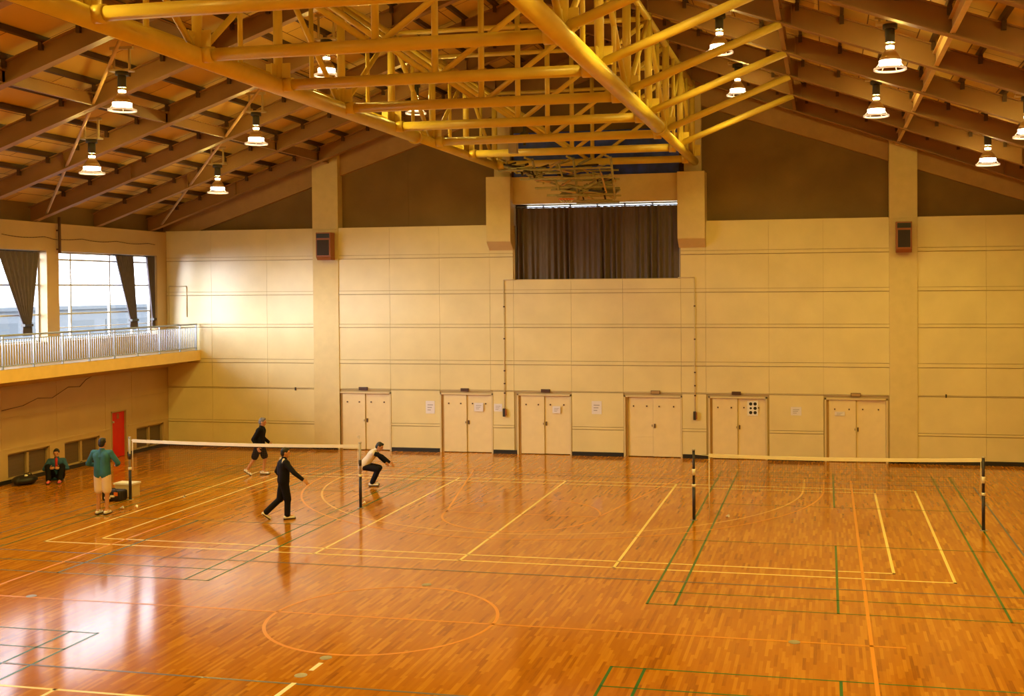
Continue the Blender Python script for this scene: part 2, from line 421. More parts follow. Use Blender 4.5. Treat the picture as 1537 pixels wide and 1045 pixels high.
    for x0, x1 in ((-7.40, -6.62), (-1.45, -.63)):
        p = MB()
        y0 = YB-.34
        p.hexa([(x0, YB-.02, 6.36), (x1, YB-.02, 6.36), (x1, YB+.3, 6.36), (x0, YB+.3, 6.36), (x0, y0, 6.62), (x1, y0, 6.62), (x1, YB+.3, 6.62), (x0, YB+.3, 6.62)])
        p.box(x0, x1, y0, YB+.34, 6.62, 8.62)
        p.box((x0+x1)/2-.26, (x0+x1)/2+.26, YB+.12, YB+.34, 8.62, 11.2)
        struct(p.build('trim_%d' % k, M_PILASTER, bevel=.01), 'cream concrete corbel carrying a truss chord'); k += 1
    p = MB(); p.box(-6.64, -1.43, YB-.03, YB+.34, WIN[3], 8.62)
    struct(p.build('trim_%d' % k, M_PILASTER), 'cream lintel over the curtained end window'); k += 1
    p = MB(); p.box(-6.62, -1.45, YB+.10, YB+.16, 8.62, 10.0)
    for x in (-5.6, -4.6, -3.3, -2.4): p.box(x-.02, x+.02, YB+.085, YB+.10, 8.62, 10.0)
    struct(p.build('trim_%d' % k, M_NAVY), 'dark blue boarding above the window lintel'); k += 1
    p = MB()       # wall ledge coping
    for a, b in ((XL, -13.37), (-12.46, -7.41), (-.62, 4.67), (5.48, XR)): p.box(a, b, YB-.012, YB+.33, LEDGE, LEDGE+.035)
    struct(p.build('trim_%d' % k, M_WALL), 'ledge on top of the panelled wall'); k += 1
    bb = MB()
    edges = [XL]+[e for d in DOORS for e in d]+[XR]
    for a, b in zip(edges[0::2], edges[1::2]): bb.box(a+.02, b-.02, YB-.03, YB+.03, 0, .115)
    struct(bb.build('baseboard_back', M_BLACK), 'black skirting along the end wall')
build_back_wall()

def build_doors():
    for i, (a, b) in enumerate(DOORS):
        n = i+1
        fr = MB(); t = .05
        fr.box(a, a+t, YB-.015, YB+.24, 0, DOOR_H); fr.box(b-t, b, YB-.015, YB+.24, 0, DOOR_H); fr.box(a, b, YB-.015, YB+.24, DOOR_H-t, DOOR_H)
        fr.box(a, b, YB+.22, YB+.28, 0, DOOR_H)
        fo = fr.build('door_%d' % n, M_DOORFRAME)
        struct(fo, 'cream double door %s from the left in the end wall' % ORD[i])
        m = (a+b)/2
        offs = (.035, .075) if i != 3 else (.075, .035)
        for k, (p, q) in enumerate(((a+.12, m-.004), (m+.004, b-t-.004))):
            d = MB(); yy = YB+offs[k]; d.box(p, q, yy, yy+.05, .02, DOOR_H-t-.01)
            if i == 3 and k == 0: d.box(p, q, yy-.008, yy, .60, .62)
            leaf = d.build('door_leaf', M_DOOR, fo, bevel=.006)
            h = MB()
            hx = p+.05 if k else q-.03
            if k: h.box(hx-.018, hx+.018, yy-.035, yy, .90, 1.02)
            else: h.box(hx-.008, hx+.008, yy-.02, yy, .93, .99)
            h.build('handle', M_SIGN, leaf)
            for hx in (p+(q-p)*.22, p+(q-p)*.75):
                kb = MB(); kb.box(hx-.018, hx+.018, yy-.03, yy, 1.53, 1.57); kb.build('coat_hook', M_SIGN, leaf)
        j = MB(); j.box(a+t, a+.12, YB+.03, YB+.2, 0, DOOR_H-t); j.build('reveal_shade', M_RING, fo)  # shadow inside the left jamb, put in as a dark brown strip
    # dark signs above the doors
    where = ['leftmost double door', 'second double door from the left', 'third double door from the left', 'fourth double door from the left', 'double door with the six-dot poster', 'rightmost double door']
    for i, (x, w) in enumerate(((-11.66, .30), (-8.25, .26), (-5.63, .28), (-2.19, .28), (.25, .27), (3.72, .28))):
        s = MB(); s.box(x-w/2, x+w/2, YB-.035, YB-.002, 1.935, 2.035); s.box(x-w/2+.015, x+w/2-.015, YB-.04, YB-.035, 1.945, 2.025, 1)
        o = s.build('door_sign', [M_SIGN, M_RING if i in (3, 5) else M_SIGN])
        tag(o, 'small dark nameplate above the %s' % where[i], 'sign', 'nameplates above the doors')
build_doors()

def build_papers():
    P = [(-9.55, -9.25, 1.22, 1.62, 0, 'white notice on the wall panel between the first and second doors'),
         (-7.96, -7.66, 1.31, 1.58, .045, 'white notice taped on the right leaf of the second door'),
         (-7.30, -7.03, 1.32, 1.56, 0, 'lilac notice on the wall beside the left winch conduit'),
         (-4.17, -3.86, 1.29, 1.69, 0, 'tall white notice between the third and fourth doors'),
         (-5.42, -5.17, 1.29, 1.51, .045, 'small white notice on the right leaf of the third door'),
         (1.85, 2.16, 1.35, 1.60, 0, 'pinkish notice between the fifth and sixth doors'),
         (3.12, 3.41, 1.36, 1.48, .028, 'narrow white notice on the left leaf of the rightmost door')]
    for x0, x1, z0, z1, dy, lab in P:
        y = YB+dy-(.006 if dy == 0 else 0) - (.012 if dy else 0)
        s = MB(); s.box(x0, x1, y-.004, y+.004, z0, z1)
        w, h = x1-x0, z1-z0
        for k in range(3): s.box(x0+w*.2, x1-w*(.2+.12*k), y-.0055, y-.004, z1-h*(.35+.2*k), z1-h*(.28+.2*k), 1)
        tag(s.build('notice', [M_PAPER, M_PRINT]), lab, 'notice', 'notices on the end wall')
    s = MB(); x0, x1, z0, z1 = .57, .89, 1.31, 1.75; y = YB+.06
    s.box(x0, x1, y-.004, y+.004, z0, z1)
    for r in range(3):
        for c in range(2):
            cx, cz = x0+.10+c*.13, z1-.085-r*.13
            rr = .05 if (r, c) != (1, 0) else .035
            pts = [(cx+rr*math.cos(t*math.pi/8), y-.0055, cz+rr*math.sin(t*math.pi/8)) for t in range(16)]
            s.poly(pts, 1)
    tag(s.build('poster', [M_WHITE, M_BLACK]), 'white poster with six black dots on the fifth door', 'poster')
build_papers()

def build_end_window():
    x0, x1, z0, z1 = WIN
    fr = MB(); y = YB+.28
    for a, b in ((x0, x0+.34), (x1-.06, x1)): fr.box(a, b, y, y+.08, z0, z1)
    for a, b in ((z0, z0+.06), (z1-.05, z1)): fr.box(x0, x1, y, y+.08, a, b)
    for k in range(1, 6):
        x = x0+(x1-x0)*k/6; fr.box(x-.025, x+.025, y, y+.08, z0, z1)
    fo = fr.build('window_1', M_ALU); struct(fo, 'high end wall window hidden behind a brown curtain')
    g = MB(); g.box(x0+.06, x1-.06, y+.03, y+.04, z0+.06, z1-.05); g.build('pane', M_GLASS, fo)
    # curtain: a pleated cloth with thickness
    t = thing('curtain', (XC, YB+.1, z0), 'brown pleated curtain drawn across the high end wall window', 'curtain')
    c = MB(); n = 260; zs = [z0+.0, z0+.5, z0+1.1, z0+1.7, 7.66]
    rows = []
    for z in zs:
        f = (z-z0)/(7.66-z0); row = []
        for i in range(n+1):
            u = i/n; ph = u*2*math.pi*28
            a = .062*(.7+.5*math.sin(u*23+1)+.3*math.sin(u*61))*(1-.35*f)
            row.append((x0+.02+(x1-x0-.04)*u+.012*math.sin(ph*.5+z), YB+.1+a*math.sin(ph+.5*math.sin(u*40)+.15*z)))
        rows.append(row)
    for (ra, za), (rb, zb) in zip(zip(rows, zs), zip(rows[1:], zs[1:])):
        for i in range(n):
            c.poly([(*ra[i], za), (*ra[i+1], za), (*rb[i+1], zb), (*rb[i], zb)], 0, True)
            p = [(ra[i][0], ra[i][1]+.008, za), (ra[i+1][0], ra[i+1][1]+.008, za), (rb[i+1][0], rb[i+1][1]+.008, zb), (rb[i][0], rb[i][1]+.008, zb)]
            c.poly(p[::-1], 0, True)
    c.build('cloth', M_CURT, t)
    r = MB(); r.tube((x0+.02, YB+.1, 7.68), (x1-.02, YB+.1, 7.68), .018); r.build('curtain_rail', M_DARK, t)
build_end_window()

def build_wall_fittings():
    # winch conduits that frame the curtain
    for x, zt, lab in ((-6.94, 5.44, 'thin conduit with a dark winch box left of the end window'), (-.985, 5.46, 'thin conduit with a dark winch box right of the end window')):
        t = thing('curtain_winch', (x, YB-.03, 1.2), lab, 'winch', 'curtain winches beside the end window')
        s = 1 if x > XC else -1
        p = MB(); xe = WIN[0]+.05 if s < 0 else WIN[1]-.05
        p.path([(xe, YB-.03, zt), (x, YB-.03, zt), (x, YB-.03, 1.42)], .014)
        p.build('conduit', M_DOORFRAME, t)
        for z in (4.6, 3.6, 2.6, 2.2, 1.9):
            c = MB(); c.box(x-.025, x+.025, YB-.045, YB-.002, z-.02, z+.02); c.build('clip', M_SIGN, t)
        b = MB(); b.box(x-.05, x+.03, YB-.1, YB-.005, 1.17, 1.42); b.build('winch_box', M_DARK, t, bevel=.006)
        b = MB(); b.box(x+.03, x+.06, YB-.09, YB-.005, 1.2, 1.4); b.build('crank', M_SPK, t)
    for x, w, lab in ((-12.81, .50, 'box loudspeaker high on the left pilaster'), (5.07, .44, 'box loudspeaker high on the right pilaster')):
        t = thing('loudspeaker', (x, YB-.3, 6.2), lab, 'loudspeaker', 'loudspeakers on the pilasters')
        b = MB(); y0, y1 = YB-.42, YB-.08
        b.box(x-w/2, x+w/2, y0, y1, 6.22, 7.0); b.hexa([(x-w/2, y0+.1, 6.12), (x+w/2, y0+.1, 6.12), (x+w/2, y1, 6.12), (x-w/2, y1, 6.12), (x-w/2, y0, 6.22), (x+w/2, y0, 6.22), (x+w/2, y1, 6.22), (x-w/2, y1, 6.22)])
        b.build('cabinet', M_SPK, t, bevel=.01)
        g = MB(); g.box(x-w/2+.05, x+w/2-.05, y0-.02, y0+.01, 6.27, 6.76); g.build('grille', M_GRILLE, t)
        g = MB(); g.box(x-w/2+.03, x+w/2-.03, y0-.015, y0+.01, 6.82, 6.96); g.build('horn', M_BLACK, t)
        g = MB(); g.box(x-.06, x+.06, y1-.02, YB-.03, 6.4, 6.8); g.build('bracket', M_DARK, t)
    # small fittings: wall clip near the left
    for x, z, lab in ((-14.02, 1.95, 'tiny dark hook on the wall left of the doors'), (6.25, 1.98, 'tiny dark hook on the wall right of the doors')):
        s = MB(); s.box(x-.02, x+.02, YB-.03, YB-.001, z-.05, z+.05); tag(s.build('wall_hook', M_DARK), lab, 'hook')
    f = MB(); f.path([(-18.55, YB-.02, 4.0), (-18.55, YB-.02, 5.32), (-17.9, YB-.02, 5.32), (-17.9, YB-.02, 4.3)], .012)
    tag(f.build('wall_conduit', M_DOORFRAME), 'thin squared conduit on the end wall above the balcony end', 'conduit')
build_wall_fittings()

# ------------------------------------------------------------------ left wall with windows, balcony, low vents
VENTS = [(1.43, 3.10, .10, .80), (3.73, 5.34, .10, .80), (7.19, 8.70, .10, .80)]
RED = (5.90, 6.66, 0, 1.46)
def build_left_wall():
    mb = MB()
    ops = [(a, b, WZ0, WZ1) for a, b in BIG_WINDOWS]+VENTS+[(RED[0], RED[1], -.01, RED[3])]
    holes(mb, None, None, YF-.3, YB+.03, 0, LEDGE, lambda a, b, c, d: mb.box(XL-WALL_T, XL, a, b, c, d), ops)
    for z in (.9, 1.75, 2.5):    # horizontal joints stand out as slim battens
        a = YF
        for y0, y1 in ((YF, 5.82), (6.74, YB)) if z < 1.5 else ((YF, YB),): mb.box(XL, XL+.012, y0, y1, z, z+.05)
    for y in (-1.2, 1.2, 3.4, 5.62, 6.95): mb.box(XL, XL+.006, y, y+.02, .95 if True else 0, 2.8)
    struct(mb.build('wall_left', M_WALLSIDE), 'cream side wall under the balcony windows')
    e = MB(); e.box(XL-.35, XL-.25, YF-.3, YB+.3, LEDGE, 7.9); struct(e.build('trim_20', M_GABLE), 'dark eaves board above the left wall')
    bb = MB()
    for a, b in ((YF, RED[0]-.03), (RED[1]+.03, YB-.05)): bb.box(XL, XL+.03, a, b, 0, .11)
    struct(bb.build('baseboard_left', M_BLACK), 'black skirting along the left wall')
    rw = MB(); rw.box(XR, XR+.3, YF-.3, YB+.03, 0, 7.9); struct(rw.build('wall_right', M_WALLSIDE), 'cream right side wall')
    fw = MB(); fw.box(XL-.3, XR+.3, YF-.3, YF, 0, 7.9)
    for a, b in ((XL-.3, XC), (XC, XR+.3)):
        s = lambda x: 12.95-.35*abs(x-XC)
        fw.hexa([(a, YF-.3, 7.9), (b, YF-.3, 7.9), (b, YF, 7.9), (a, YF, 7.9), (a, YF-.3, max(7.9, s(a))), (b, YF-.3, max(7.9, s(b))), (b, YF, max(7.9, s(b))), (a, YF, max(7.9, s(a)))])
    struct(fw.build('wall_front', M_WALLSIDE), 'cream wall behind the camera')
    # windows
    xg = XL-.30
    for i, (a, b) in enumerate(BIG_WINDOWS):
        fr = MB(); w = .05
        fr.box(xg-.04, xg+.04, a, a+w, WZ0, WZ1); fr.box(xg-.04, xg+.04, b-w, b, WZ0, WZ1)
        fr.box(xg-.04, xg+.04, a, b, WZ0, WZ0+w); fr.box(xg-.04, xg+.04, a, b, WZ1-w, WZ1)
        for z in (4.52, 5.36, 6.10): fr.box(xg-.03, xg+.03, a, b, z-.025, z+.025)
        n = 2 if i == 0 else 3
        ys = [4.45, 6.30, 7.45] if i == 0 else [a+(b-a)*k/3 for k in (1, 2)]
        for y in ys: fr.box(xg-.035, xg+.035, y-.03, y+.03, WZ0, WZ1)
        fo = fr.build('window_%d' % (i+2), M_ALU)
        struct(fo, 'bright side window above the balcony, %s from the end wall' % ORD[i])
        g = MB(); g.box(xg-.005, xg+.005, a+w, b-w, WZ0+w, WZ1-w); g.build('pane', M_GLASS, fo)
    # low vents
    for i, (a, b, z0, z1) in enumerate(VENTS):
        fr = MB(); m = (a+b)/2; x = XL-.12
        for y0, y1 in ((a, a+.05), (m-.05, m+.05), (b-.05, b)): fr.box(x-.03, x+.06, y0, y1, z0, z1)
        for c, d in ((z0, z0+.04), (z1-.05, z1)): fr.box(x-.03, x+.06, a, b, c, d)
        fo = fr.build('window_%d' % (i+9), M_VENTF); struct(fo, 'low dark ventilation window, %s along the left wall' % ['nearest', 'middle', 'farthest'][i])
        for y0, y1 in ((a+.05, m-.05), (m+.05, b-.05)):
            g = MB(); g.box(x-.02, x, y0, y1, z0+.04, z1-.05)
            for k in range(5): g.box(x, x+.012, y0+.08, y1-.08, z0+.1+k*.11, z0+.13+k*.11)
            g.build('louvre_pane', M_VENT, fo)
        bk = MB(); bk.box(XL-WALL_T, XL-WALL_T+.03, a, b, z0, z1); bk.build('back_panel', M_BLACK, fo)
    # red door
    d = MB(); d.box(XL-.10, XL-.05, RED[0]+.03, RED[1]-.03, .01, RED[3]-.03)
    do = d.build('door_7', M_RED); struct(do, 'narrow bright red door in the left wall')
    f = MB()
    for a, b, c, e in ((RED[0], RED[0]+.04, 0, RED[3]), (RED[1]-.04, RED[1], 0, RED[3]), (RED[0], RED[1], RED[3]-.04, RED[3])): f.box(XL-.12, XL+.012, a, b, c, e)
    f.build('frame', M_VENTF, do)
    h = MB(); h.tube((XL-.05, RED[0]+.14, 1.12), (XL-.01, RED[0]+.14, 1.12), .03); h.build('knob', M_STEEL, do)
    h = MB(); h.box(XL-.05, XL-.045, 6.24, 6.36, 1.2, 1.36); h.build('sign_plate', M_SPK, do)
    bk = MB(); bk.box(XL-WALL_T, XL-WALL_T+.03, RED[0], RED[1], 0, RED[3]); bk.build('back_panel', M_BLACK, do)
build_left_wall()

def build_balcony():
    XF = -17.5
    s = MB()
    y0, y1 = -12.0, YB-.02
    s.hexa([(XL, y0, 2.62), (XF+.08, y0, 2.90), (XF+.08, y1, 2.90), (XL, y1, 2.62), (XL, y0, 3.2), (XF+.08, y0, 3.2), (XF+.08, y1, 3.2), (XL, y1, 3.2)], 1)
    s.box(XF+.0, XF+.1, y0, y1, 2.87, 3.2, 0)
    struct(s.build('trim_21', [M_SLAB, M_WALLSIDE]), 'yellow edged balcony slab along the left wall')
    t = thing('balcony_railing', (XF, 3, 3.2), 'pale metal railing with fine bars along the left balcony', 'railing')
    r = MB(); r.tube((XF, y0, 4.06), (XF, y1-.06, 4.06), .028); r.build('top_rail', M_RAIL, t)
    ys = [-11.5+1.14*k for k in range(18)]+[8.82]
    ys = [y for y in ys]
    for y in ys:
        p = MB(); p.box(XF-.02, XF+.02, y-.02, y+.02, 3.2, 4.05); p.build('post', M_RAIL, t)
    for a, b in zip(ys, ys[1:]):
        p = MB(); n = max(3, int((b-a)/.095))
        p.box(XF-.012, XF+.012, a+.02, b-.02, 3.27, 3.30); p.box(XF-.012, XF+.012, a+.02, b-.02, 3.95, 3.975)
        for k in range(1, n):
            y = a+(b-a)*k/n; p.box(XF-.008, XF+.008, y-.011, y+.011, 3.28, 3.97)
        p.build('bar_panel', M_RAIL, t)
    # inner second rail against the windows
    q = thing('window_guard_rail', (XL-.22, 3, 3.9), 'slim horizontal guard rail inside the side windows', 'rail')
    for z in (3.98, 4.12):
        b = MB(); b.tube((XL-.215, 3.6, z), (XL-.215, 8.4, z), .014, n=8); b.build('bar', M_WHITE, q)
    # side curtains, gathered and tied back
    def curtain(ytop0, ytop1, ybot0, ybot1, ztie, zend, lab):
        o = thing('side_curtain', (XL-.1, (ytop0+ytop1)/2, zend), lab, 'curtain', 'grey side window curtains')
        c = MB(); n = 48; zs = [6.28, 6.0, 5.6, 5.2, 4.8, 4.5, 4.25, 4.1, zend]
        rows = []
        for z in zs:
            f = min(1, (6.28-z)/(6.28-ztie)); f = f**1.05
            a = ytop0+(ybot0-ytop0)*f; b = ytop1+(ybot1-ytop1)*f
            if z < ztie: a -= .03; b += .03
            rows.append([(XL-.10+.035*math.sin(i/n*2*math.pi*7+.3*z)*(1-.3*f), a+(b-a)*i/n, z) for i in range(n+1)])
        for ra, rb in zip(rows, rows[1:]):
            for i in range(n):
                q = [ra[i], ra[i+1], rb[i+1], rb[i]]
                c.poly(q, 0, True); c.poly([(x-.01, y, z) for x, y, z in q][::-1], 0, True)
        c.build('cloth', M_CURTG, o)
        b = MB(); b.box(XL-.16, XL-.03, min(ybot0, ybot1)-.02, max(ybot0, ybot1)+.02, ztie-.04, ztie+.03); b.build('tie_band', M_DARK, o)
        b = MB(); b.tube((XL-.1, ytop0-.1, 6.295), (XL-.1, ytop1+.05, 6.295), .015); b.build('curtain_rail', M_DARK, o)
    curtain(1.25, 2.85, 2.22, 2.52, 4.25, 3.95, 'grey curtain tied back beside the pier, nearest of the three')
    curtain(6.35, 7.24, 7.10, 7.42, 4.25, 3.95, 'grey tied curtain in the middle of the far side window')
    curtain(7.98, 8.40, 8.28, 8.41, 4.25, 3.95, 'narrow grey curtain at the corner by the end wall')
    # cables
    def festoon(pts, r, lab):
        m = MB(); m.path(pts, r, 6); tag(m.build('cable', M_CABLE), lab, 'cable')
    P = []
    for k in range(60):
        y = 1.3+(8.3-1.3)*k/59; P.append((XL+.02, y, 6.72-.05*abs(math.sin((y-1.3)*1.9))-(.02 if 3.2 < y < 3.6 else 0)))
    festoon(P, .009, 'thin festooned cable along the wall above the side windows')
    P = [(XL+.02, 1.2, 2.0), (XL+.02, 2.0, 2.05), (XL+.02, 2.6, 2.2), (XL+.02, 3.2, 2.15), (XL+.02, 3.9, 2.4), (XL+.02, 4.4, 2.36), (XL+.02, 4.7, 2.55), (XL+.02, 5.2, 2.7)]
    festoon(P, .008, 'thin wavy cable on the wall under the balcony')
    p = MB(); p.tube((XL+.09, 3.52, 6.28), (XL+.09, 3.52, 7.3), .04); p.box(XL, XL+.07, 3.49, 3.55, 6.9, 6.94); p.box(XL, XL+.07, 3.49, 3.55, 6.36, 6.40); tag(p.build('downpipe', M_CABLE), 'brown vertical pipe from roof beam to the window pier', 'pipe')
build_balcony()

# ------------------------------------------------------------------ roof
FR = [-11.1, -8.33, -5.6, -2.83, -.06, 2.71, 5.48, 8.25]
def zf(x, z0=12.3): return z0-.35*abs(x-XC)
def sloped(mb, x0, x1, y0, y1, zb, zt, mi=0):
    mb.hexa([(x0, y0, zf(x0, zb)), (x1, y0, zf(x1, zb)), (x1, y1, zf(x1, zb)), (x0, y1, zf(x0, zb)), (x0, y0, zf(x0, zt)), (x1, y0, zf(x1, zt)), (x1, y1, zf(x1, zt)), (x0, y1, zf(x0, zt))], mi)
def build_roof():
    d = MB()
    sloped(d, XL-.4, XC, YF-.4, YB+.7, 12.9, 13.0); sloped(d, XC, XR+.4, YF-.4, YB+.7, 12.9, 13.0)
    struct(d.build('ceiling', M_DECK), 'brown boarded pitched roof underside')
    names = ['nearest to the end wall', 'second from the end wall', 'third from the end wall', 'fourth from the end wall', 'fifth from the end wall', 'sixth from the end wall', 'seventh from the end wall', 'eighth from the end wall']
    for side in (-1, 1):
        x0, x1 = (XL-.2, XC) if side < 0 else (XC, XR)
        for k, y in enumerate(reversed(FR)):
            b = MB()
            sloped(b, x0, x1, y-.10, y+.10, 12.30, 12.325); sloped(b, x0, x1, y-.01, y+.01, 12.325, 12.725); sloped(b, x0, x1, y-.10, y+.10, 12.725, 12.75)
            for dd in (3.0, 6.2, 8.85, 11.7):
                x = XC+side*dd; sloped(b, x-.008, x+.008, y-.09, y+.09, 12.325, 12.725)
            o = b.build('roof_beam', M_BEAM)
            tag(o, 'brown steel roof beam on the %s slope, %s' % ('left' if side < 0 else 'right', names[k]), 'roof beam', 'sloping roof beams')
        for k in range(17):
            dd = .5+k*.83; x = XC+side*dd
            p = MB(); p.obox((x, (-13+YB)/2, zf(x, 12.83)), (.03, 0, -.03*.35*side), (0, (YB+13)/2, 0), (0, 0, .055))
            for y in FR: p.box(x-.04, x+.04, y-.13, y-.06, zf(x, 12.62), zf(x, 12.77))
            tag(p.build('purlin', M_PURLIN), 'thin brown purlin on the %s slope, %s down from the ridge' % ('left' if side < 0 else 'right', ORD[k]), 'purlin', 'purlins under the roof boards')
        for dd, lab in ((5.97, 'upper'), (8.85, 'lower')):
            x = XC+side*dd; p = MB()
            for ya, yb in zip([-13]+FR, FR+[YB]):
                p.box(x-.045, x+.045, ya+.02, yb-.02, zf(x, 12.34), zf(x, 12.36)); p.box(x-.008, x+.008, ya+.02, yb-.02, zf(x, 12.36), zf(x, 12.58)); p.box(x-.06, x+.06, ya+.02, yb-.02, zf(x, 12.58), zf(x, 12.60))
            tag(p.build('bracing_beam', M_BEAM if (side < 0 or lab == 'upper') else M_BRACE), '%s lengthwise bracing beam between the %s roof beams' % (lab, 'left' if side < 0 else 'right'), 'roof beam', 'lengthwise bracing beams')
        for ya, lab in ((2.71, 'nearer'), (8.25, 'farther')) if side < 0 else ():
            p = MB(); xa, xb = (XC+side*14.4, XC+side*6.2)
            p.tube((xa, ya, zf(xa, 12.38)), (xb, ya-8.3, zf(xb, 12.38)), .035)
            tag(p.build('roof_brace', M_BRACE), '%s slanting brace rod under the %s roof slope' % (lab, 'left' if side < 0 else 'right'), 'brace', 'slanting roof brace rods')
build_roof()

def build_truss():
    t = thing('ridge_truss', (XC, YB-.1, 8.9), 'yellow painted tubular steel truss running the length of the roof', 'truss')
    ZC = 8.93; XA, XB = -7.0, -.95
    ys = 1.45
    for x in (XA, XB):
        c = MB(); c.tube((x, -13.2, ZC), (x, ys, ZC), .155, n=20); c.build('bottom_chord', M_TRUSS, t)
        c = MB(); c.tube((x, ys, ZC), (x, YB-.02, ZC), .115, n=20); c.build('bottom_chord', M_TRUSS, t)
        c = MB(); c.tube((x, ys-.05, ZC), (x, ys, ZC), .19, n=20); c.tube((x, ys+.0, ZC), (x, ys+.05, ZC), .19, n=20); c.build('splice_collar', M_TRUSS, t)
        c = MB(); c.tube((x, -13.2, 11.12), (x, YB-.1, 11.12), .075); c.build('top_chord', M_TRUSS, t)
    c = MB(); c.tube((XC, -13.2, 12.05), (XC, YB-.1, 12.05), .08); c.build('ridge_chord', M_TRUSS, t)
    for k, y in enumerate(FR):
        b = MB(); b.tube((XA+.17, y, ZC+.02), (XB-.17, y, ZC+.02), .105, n=16)
        b.tube((XA+.12, y, ZC+.02), (XA+.3, y, ZC+.02), .13, n=16); b.tube((XB-.3, y, ZC+.02), (XB-.12, y, ZC+.02), .13, n=16)
        b.build('cross_beam', M_TRUSS, t)
        p = MB(); p.tube((XC, y, ZC), (XC, y, 12.1), .062); p.build('king_post', M_TRUSS, t)
        b = MB(); b.tube((XA, y, 11.12), (XB, y, 11.12), .055); b.build('tie_beam', M_TRUSS, t)
        for s, x in ((-1, XA), (1, XB)):
            p = MB(); p.tube((x, y, ZC), (x, y, zf(x, 12.3)), .085); p.build('side_post', M_TRUSS, t)
            d = MB(); d.tube((XC+s*.14, y, ZC+.1), (x-s*.05, y, 11.05), .052); d.build('diagonal', M_TRUSS, t)
            if k < 7:
                d = MB(); d.tube((x, y, ZC+.12), (XC+s*6.0, y, zf(XC+s*6.0, 12.30)+.01), .082); d.build('roof_strut', M_TRUSS, t)
            gp = MB(); gp.obox((x+s*.0, y, ZC+.26), (.24, 0, 0), (0, .012, 0), (0, 0, .16)); gp.obox((x, y, ZC+.22), (.012, 0, 0), (0, .26, 0), (0, 0, .16)); gp.build('gusset_plate', M_TRUSS, t)
    for x in (XA, XB):
        for k, (a, b) in enumerate(zip(FR, FR[1:])):
            d = MB()
            if k % 2: d.tube((x, a+.1, ZC+.1), (x, b-.1, 11.05), .055)
            else: d.tube((x, a+.1, 11.05), (x, b-.1, ZC+.1), .055)
            d.build('side_diagonal', M_TRUSS, t)
            d = MB(); d.tube((x, (a+b)/2, ZC), (x, (a+b)/2, 11.1), .045); d.build('side_hanger', M_TRUSS, t)
    # motor winch on the truss
    w = thing('hoist_winch', (-5.1, 4.0, 9.0), 'small pale hoist winch with dark pulley hanging in the truss', 'winch')
    m = MB(); m.box(-5.32, -5.1, 3.9, 4.1, 8.75, 9.05); m.build('housing', M_POSTG, w)
    m = MB(); m.tube((-4.9, 3.94, 9.2), (-4.9, 4.06, 9.2), .12); m.box(-4.93, -4.87, 3.97, 4.03, 8.95, 9.45); m.build('pulley', M_DARK, w)
    m = MB(); m.box(-5.35, -4.8, 3.95, 4.05, 9.05, 9.09); m.build('mounting_bar', M_POSTG, w)
build_truss()

def build_backstop():
    t = thing('folded_basketball_goal', (-4.8, 6.5, 8.8), 'folded basketball goal frame hanging under the far end of the truss', 'basketball goal')
    y0 = 6.0
    m = MB()
    for x in (-3.02, -4.1, -5.3, -6.1): m.tube((x, 5.48, 8.80), (x, 6.3, 8.82), .03, n=8); m.tube((x, 6.3, 8.85), (x, 6.9, 7.72 if x > -4.5 else 8.0+(-4.5-x)*.35), .035, n=8)
    m.build('hanger', M_BACKSTOP, t)
    for z, ya, x0, x1 in ((8.55, 6.3, -6.3, -3.0), (8.3, 6.45, -5.7, -3.0), (8.05, 6.6, -5.3, -3.02), (7.85, 6.8, -5.0, -3.02), (7.68, 6.95, -4.6, -3.1)):
        f = MB(); f.tube((x0, ya, z), (x1, ya, z), .03, n=8); f.build('frame_rail', M_BACKSTOP, t)
        f = MB(); f.tube((x0+.2, ya+1.1, z+.04), (x1, ya+1.1, z+.04), .03, n=8); f.build('frame_rail', M_BACKSTOP, t)
    rnd = random.Random(3)
    for k in range(95):
        u = rnd.random(); xa = -6.3+3.0*u; zl = 8.7-.95*min(1, u*1.35); za = zl+rnd.random()*(8.75-zl); ya = 6.3+rnd.random()*.9
        dx, dz = rnd.choice(((.5, -.12), (.35, .14), (.12, -.4), (.45, -.25), (.6, .03)))
        f = MB(); f.tube((xa, ya, za), (min(xa+dx, -3.02), ya+.3*(rnd.random()-.5), max(za+dz*(.5+rnd.random()), zl-.05)), .016+.022*rnd.random(), n=6)
        f.build('lattice_brace', (M_BACKSTOP, M_DARK, M_BACKSTOP, M_BRACE, M_BACKSTOP)[k % 5], t)
    b = MB(); b.obox((-3.9, 7.5, 7.95), (.85, 0, 0), (0, .5, .12), (0, -.006, .02)); b.build('backboard', M_BACKSTOP, t)
    r = MB(); pts = [(-4.4+.22*math.cos(a*math.pi/10), 6.7+.22*math.sin(a*math.pi/10), 7.72) for a in range(21)]; r.path(pts, .012, 6); r.build('rim', M_RIM, t)
    n = MB()
    for k in range(12):
        a = k*math.pi/6; n.tube((-4.4+.22*math.cos(a), 6.7+.22*math.sin(a), 7.72), (-4.4+.13*math.cos(a+.5), 6.7+.13*math.sin(a+.5), 7.62), .006, n=5)
    n.build('rim_net', M_TAPE, t)
build_backstop()

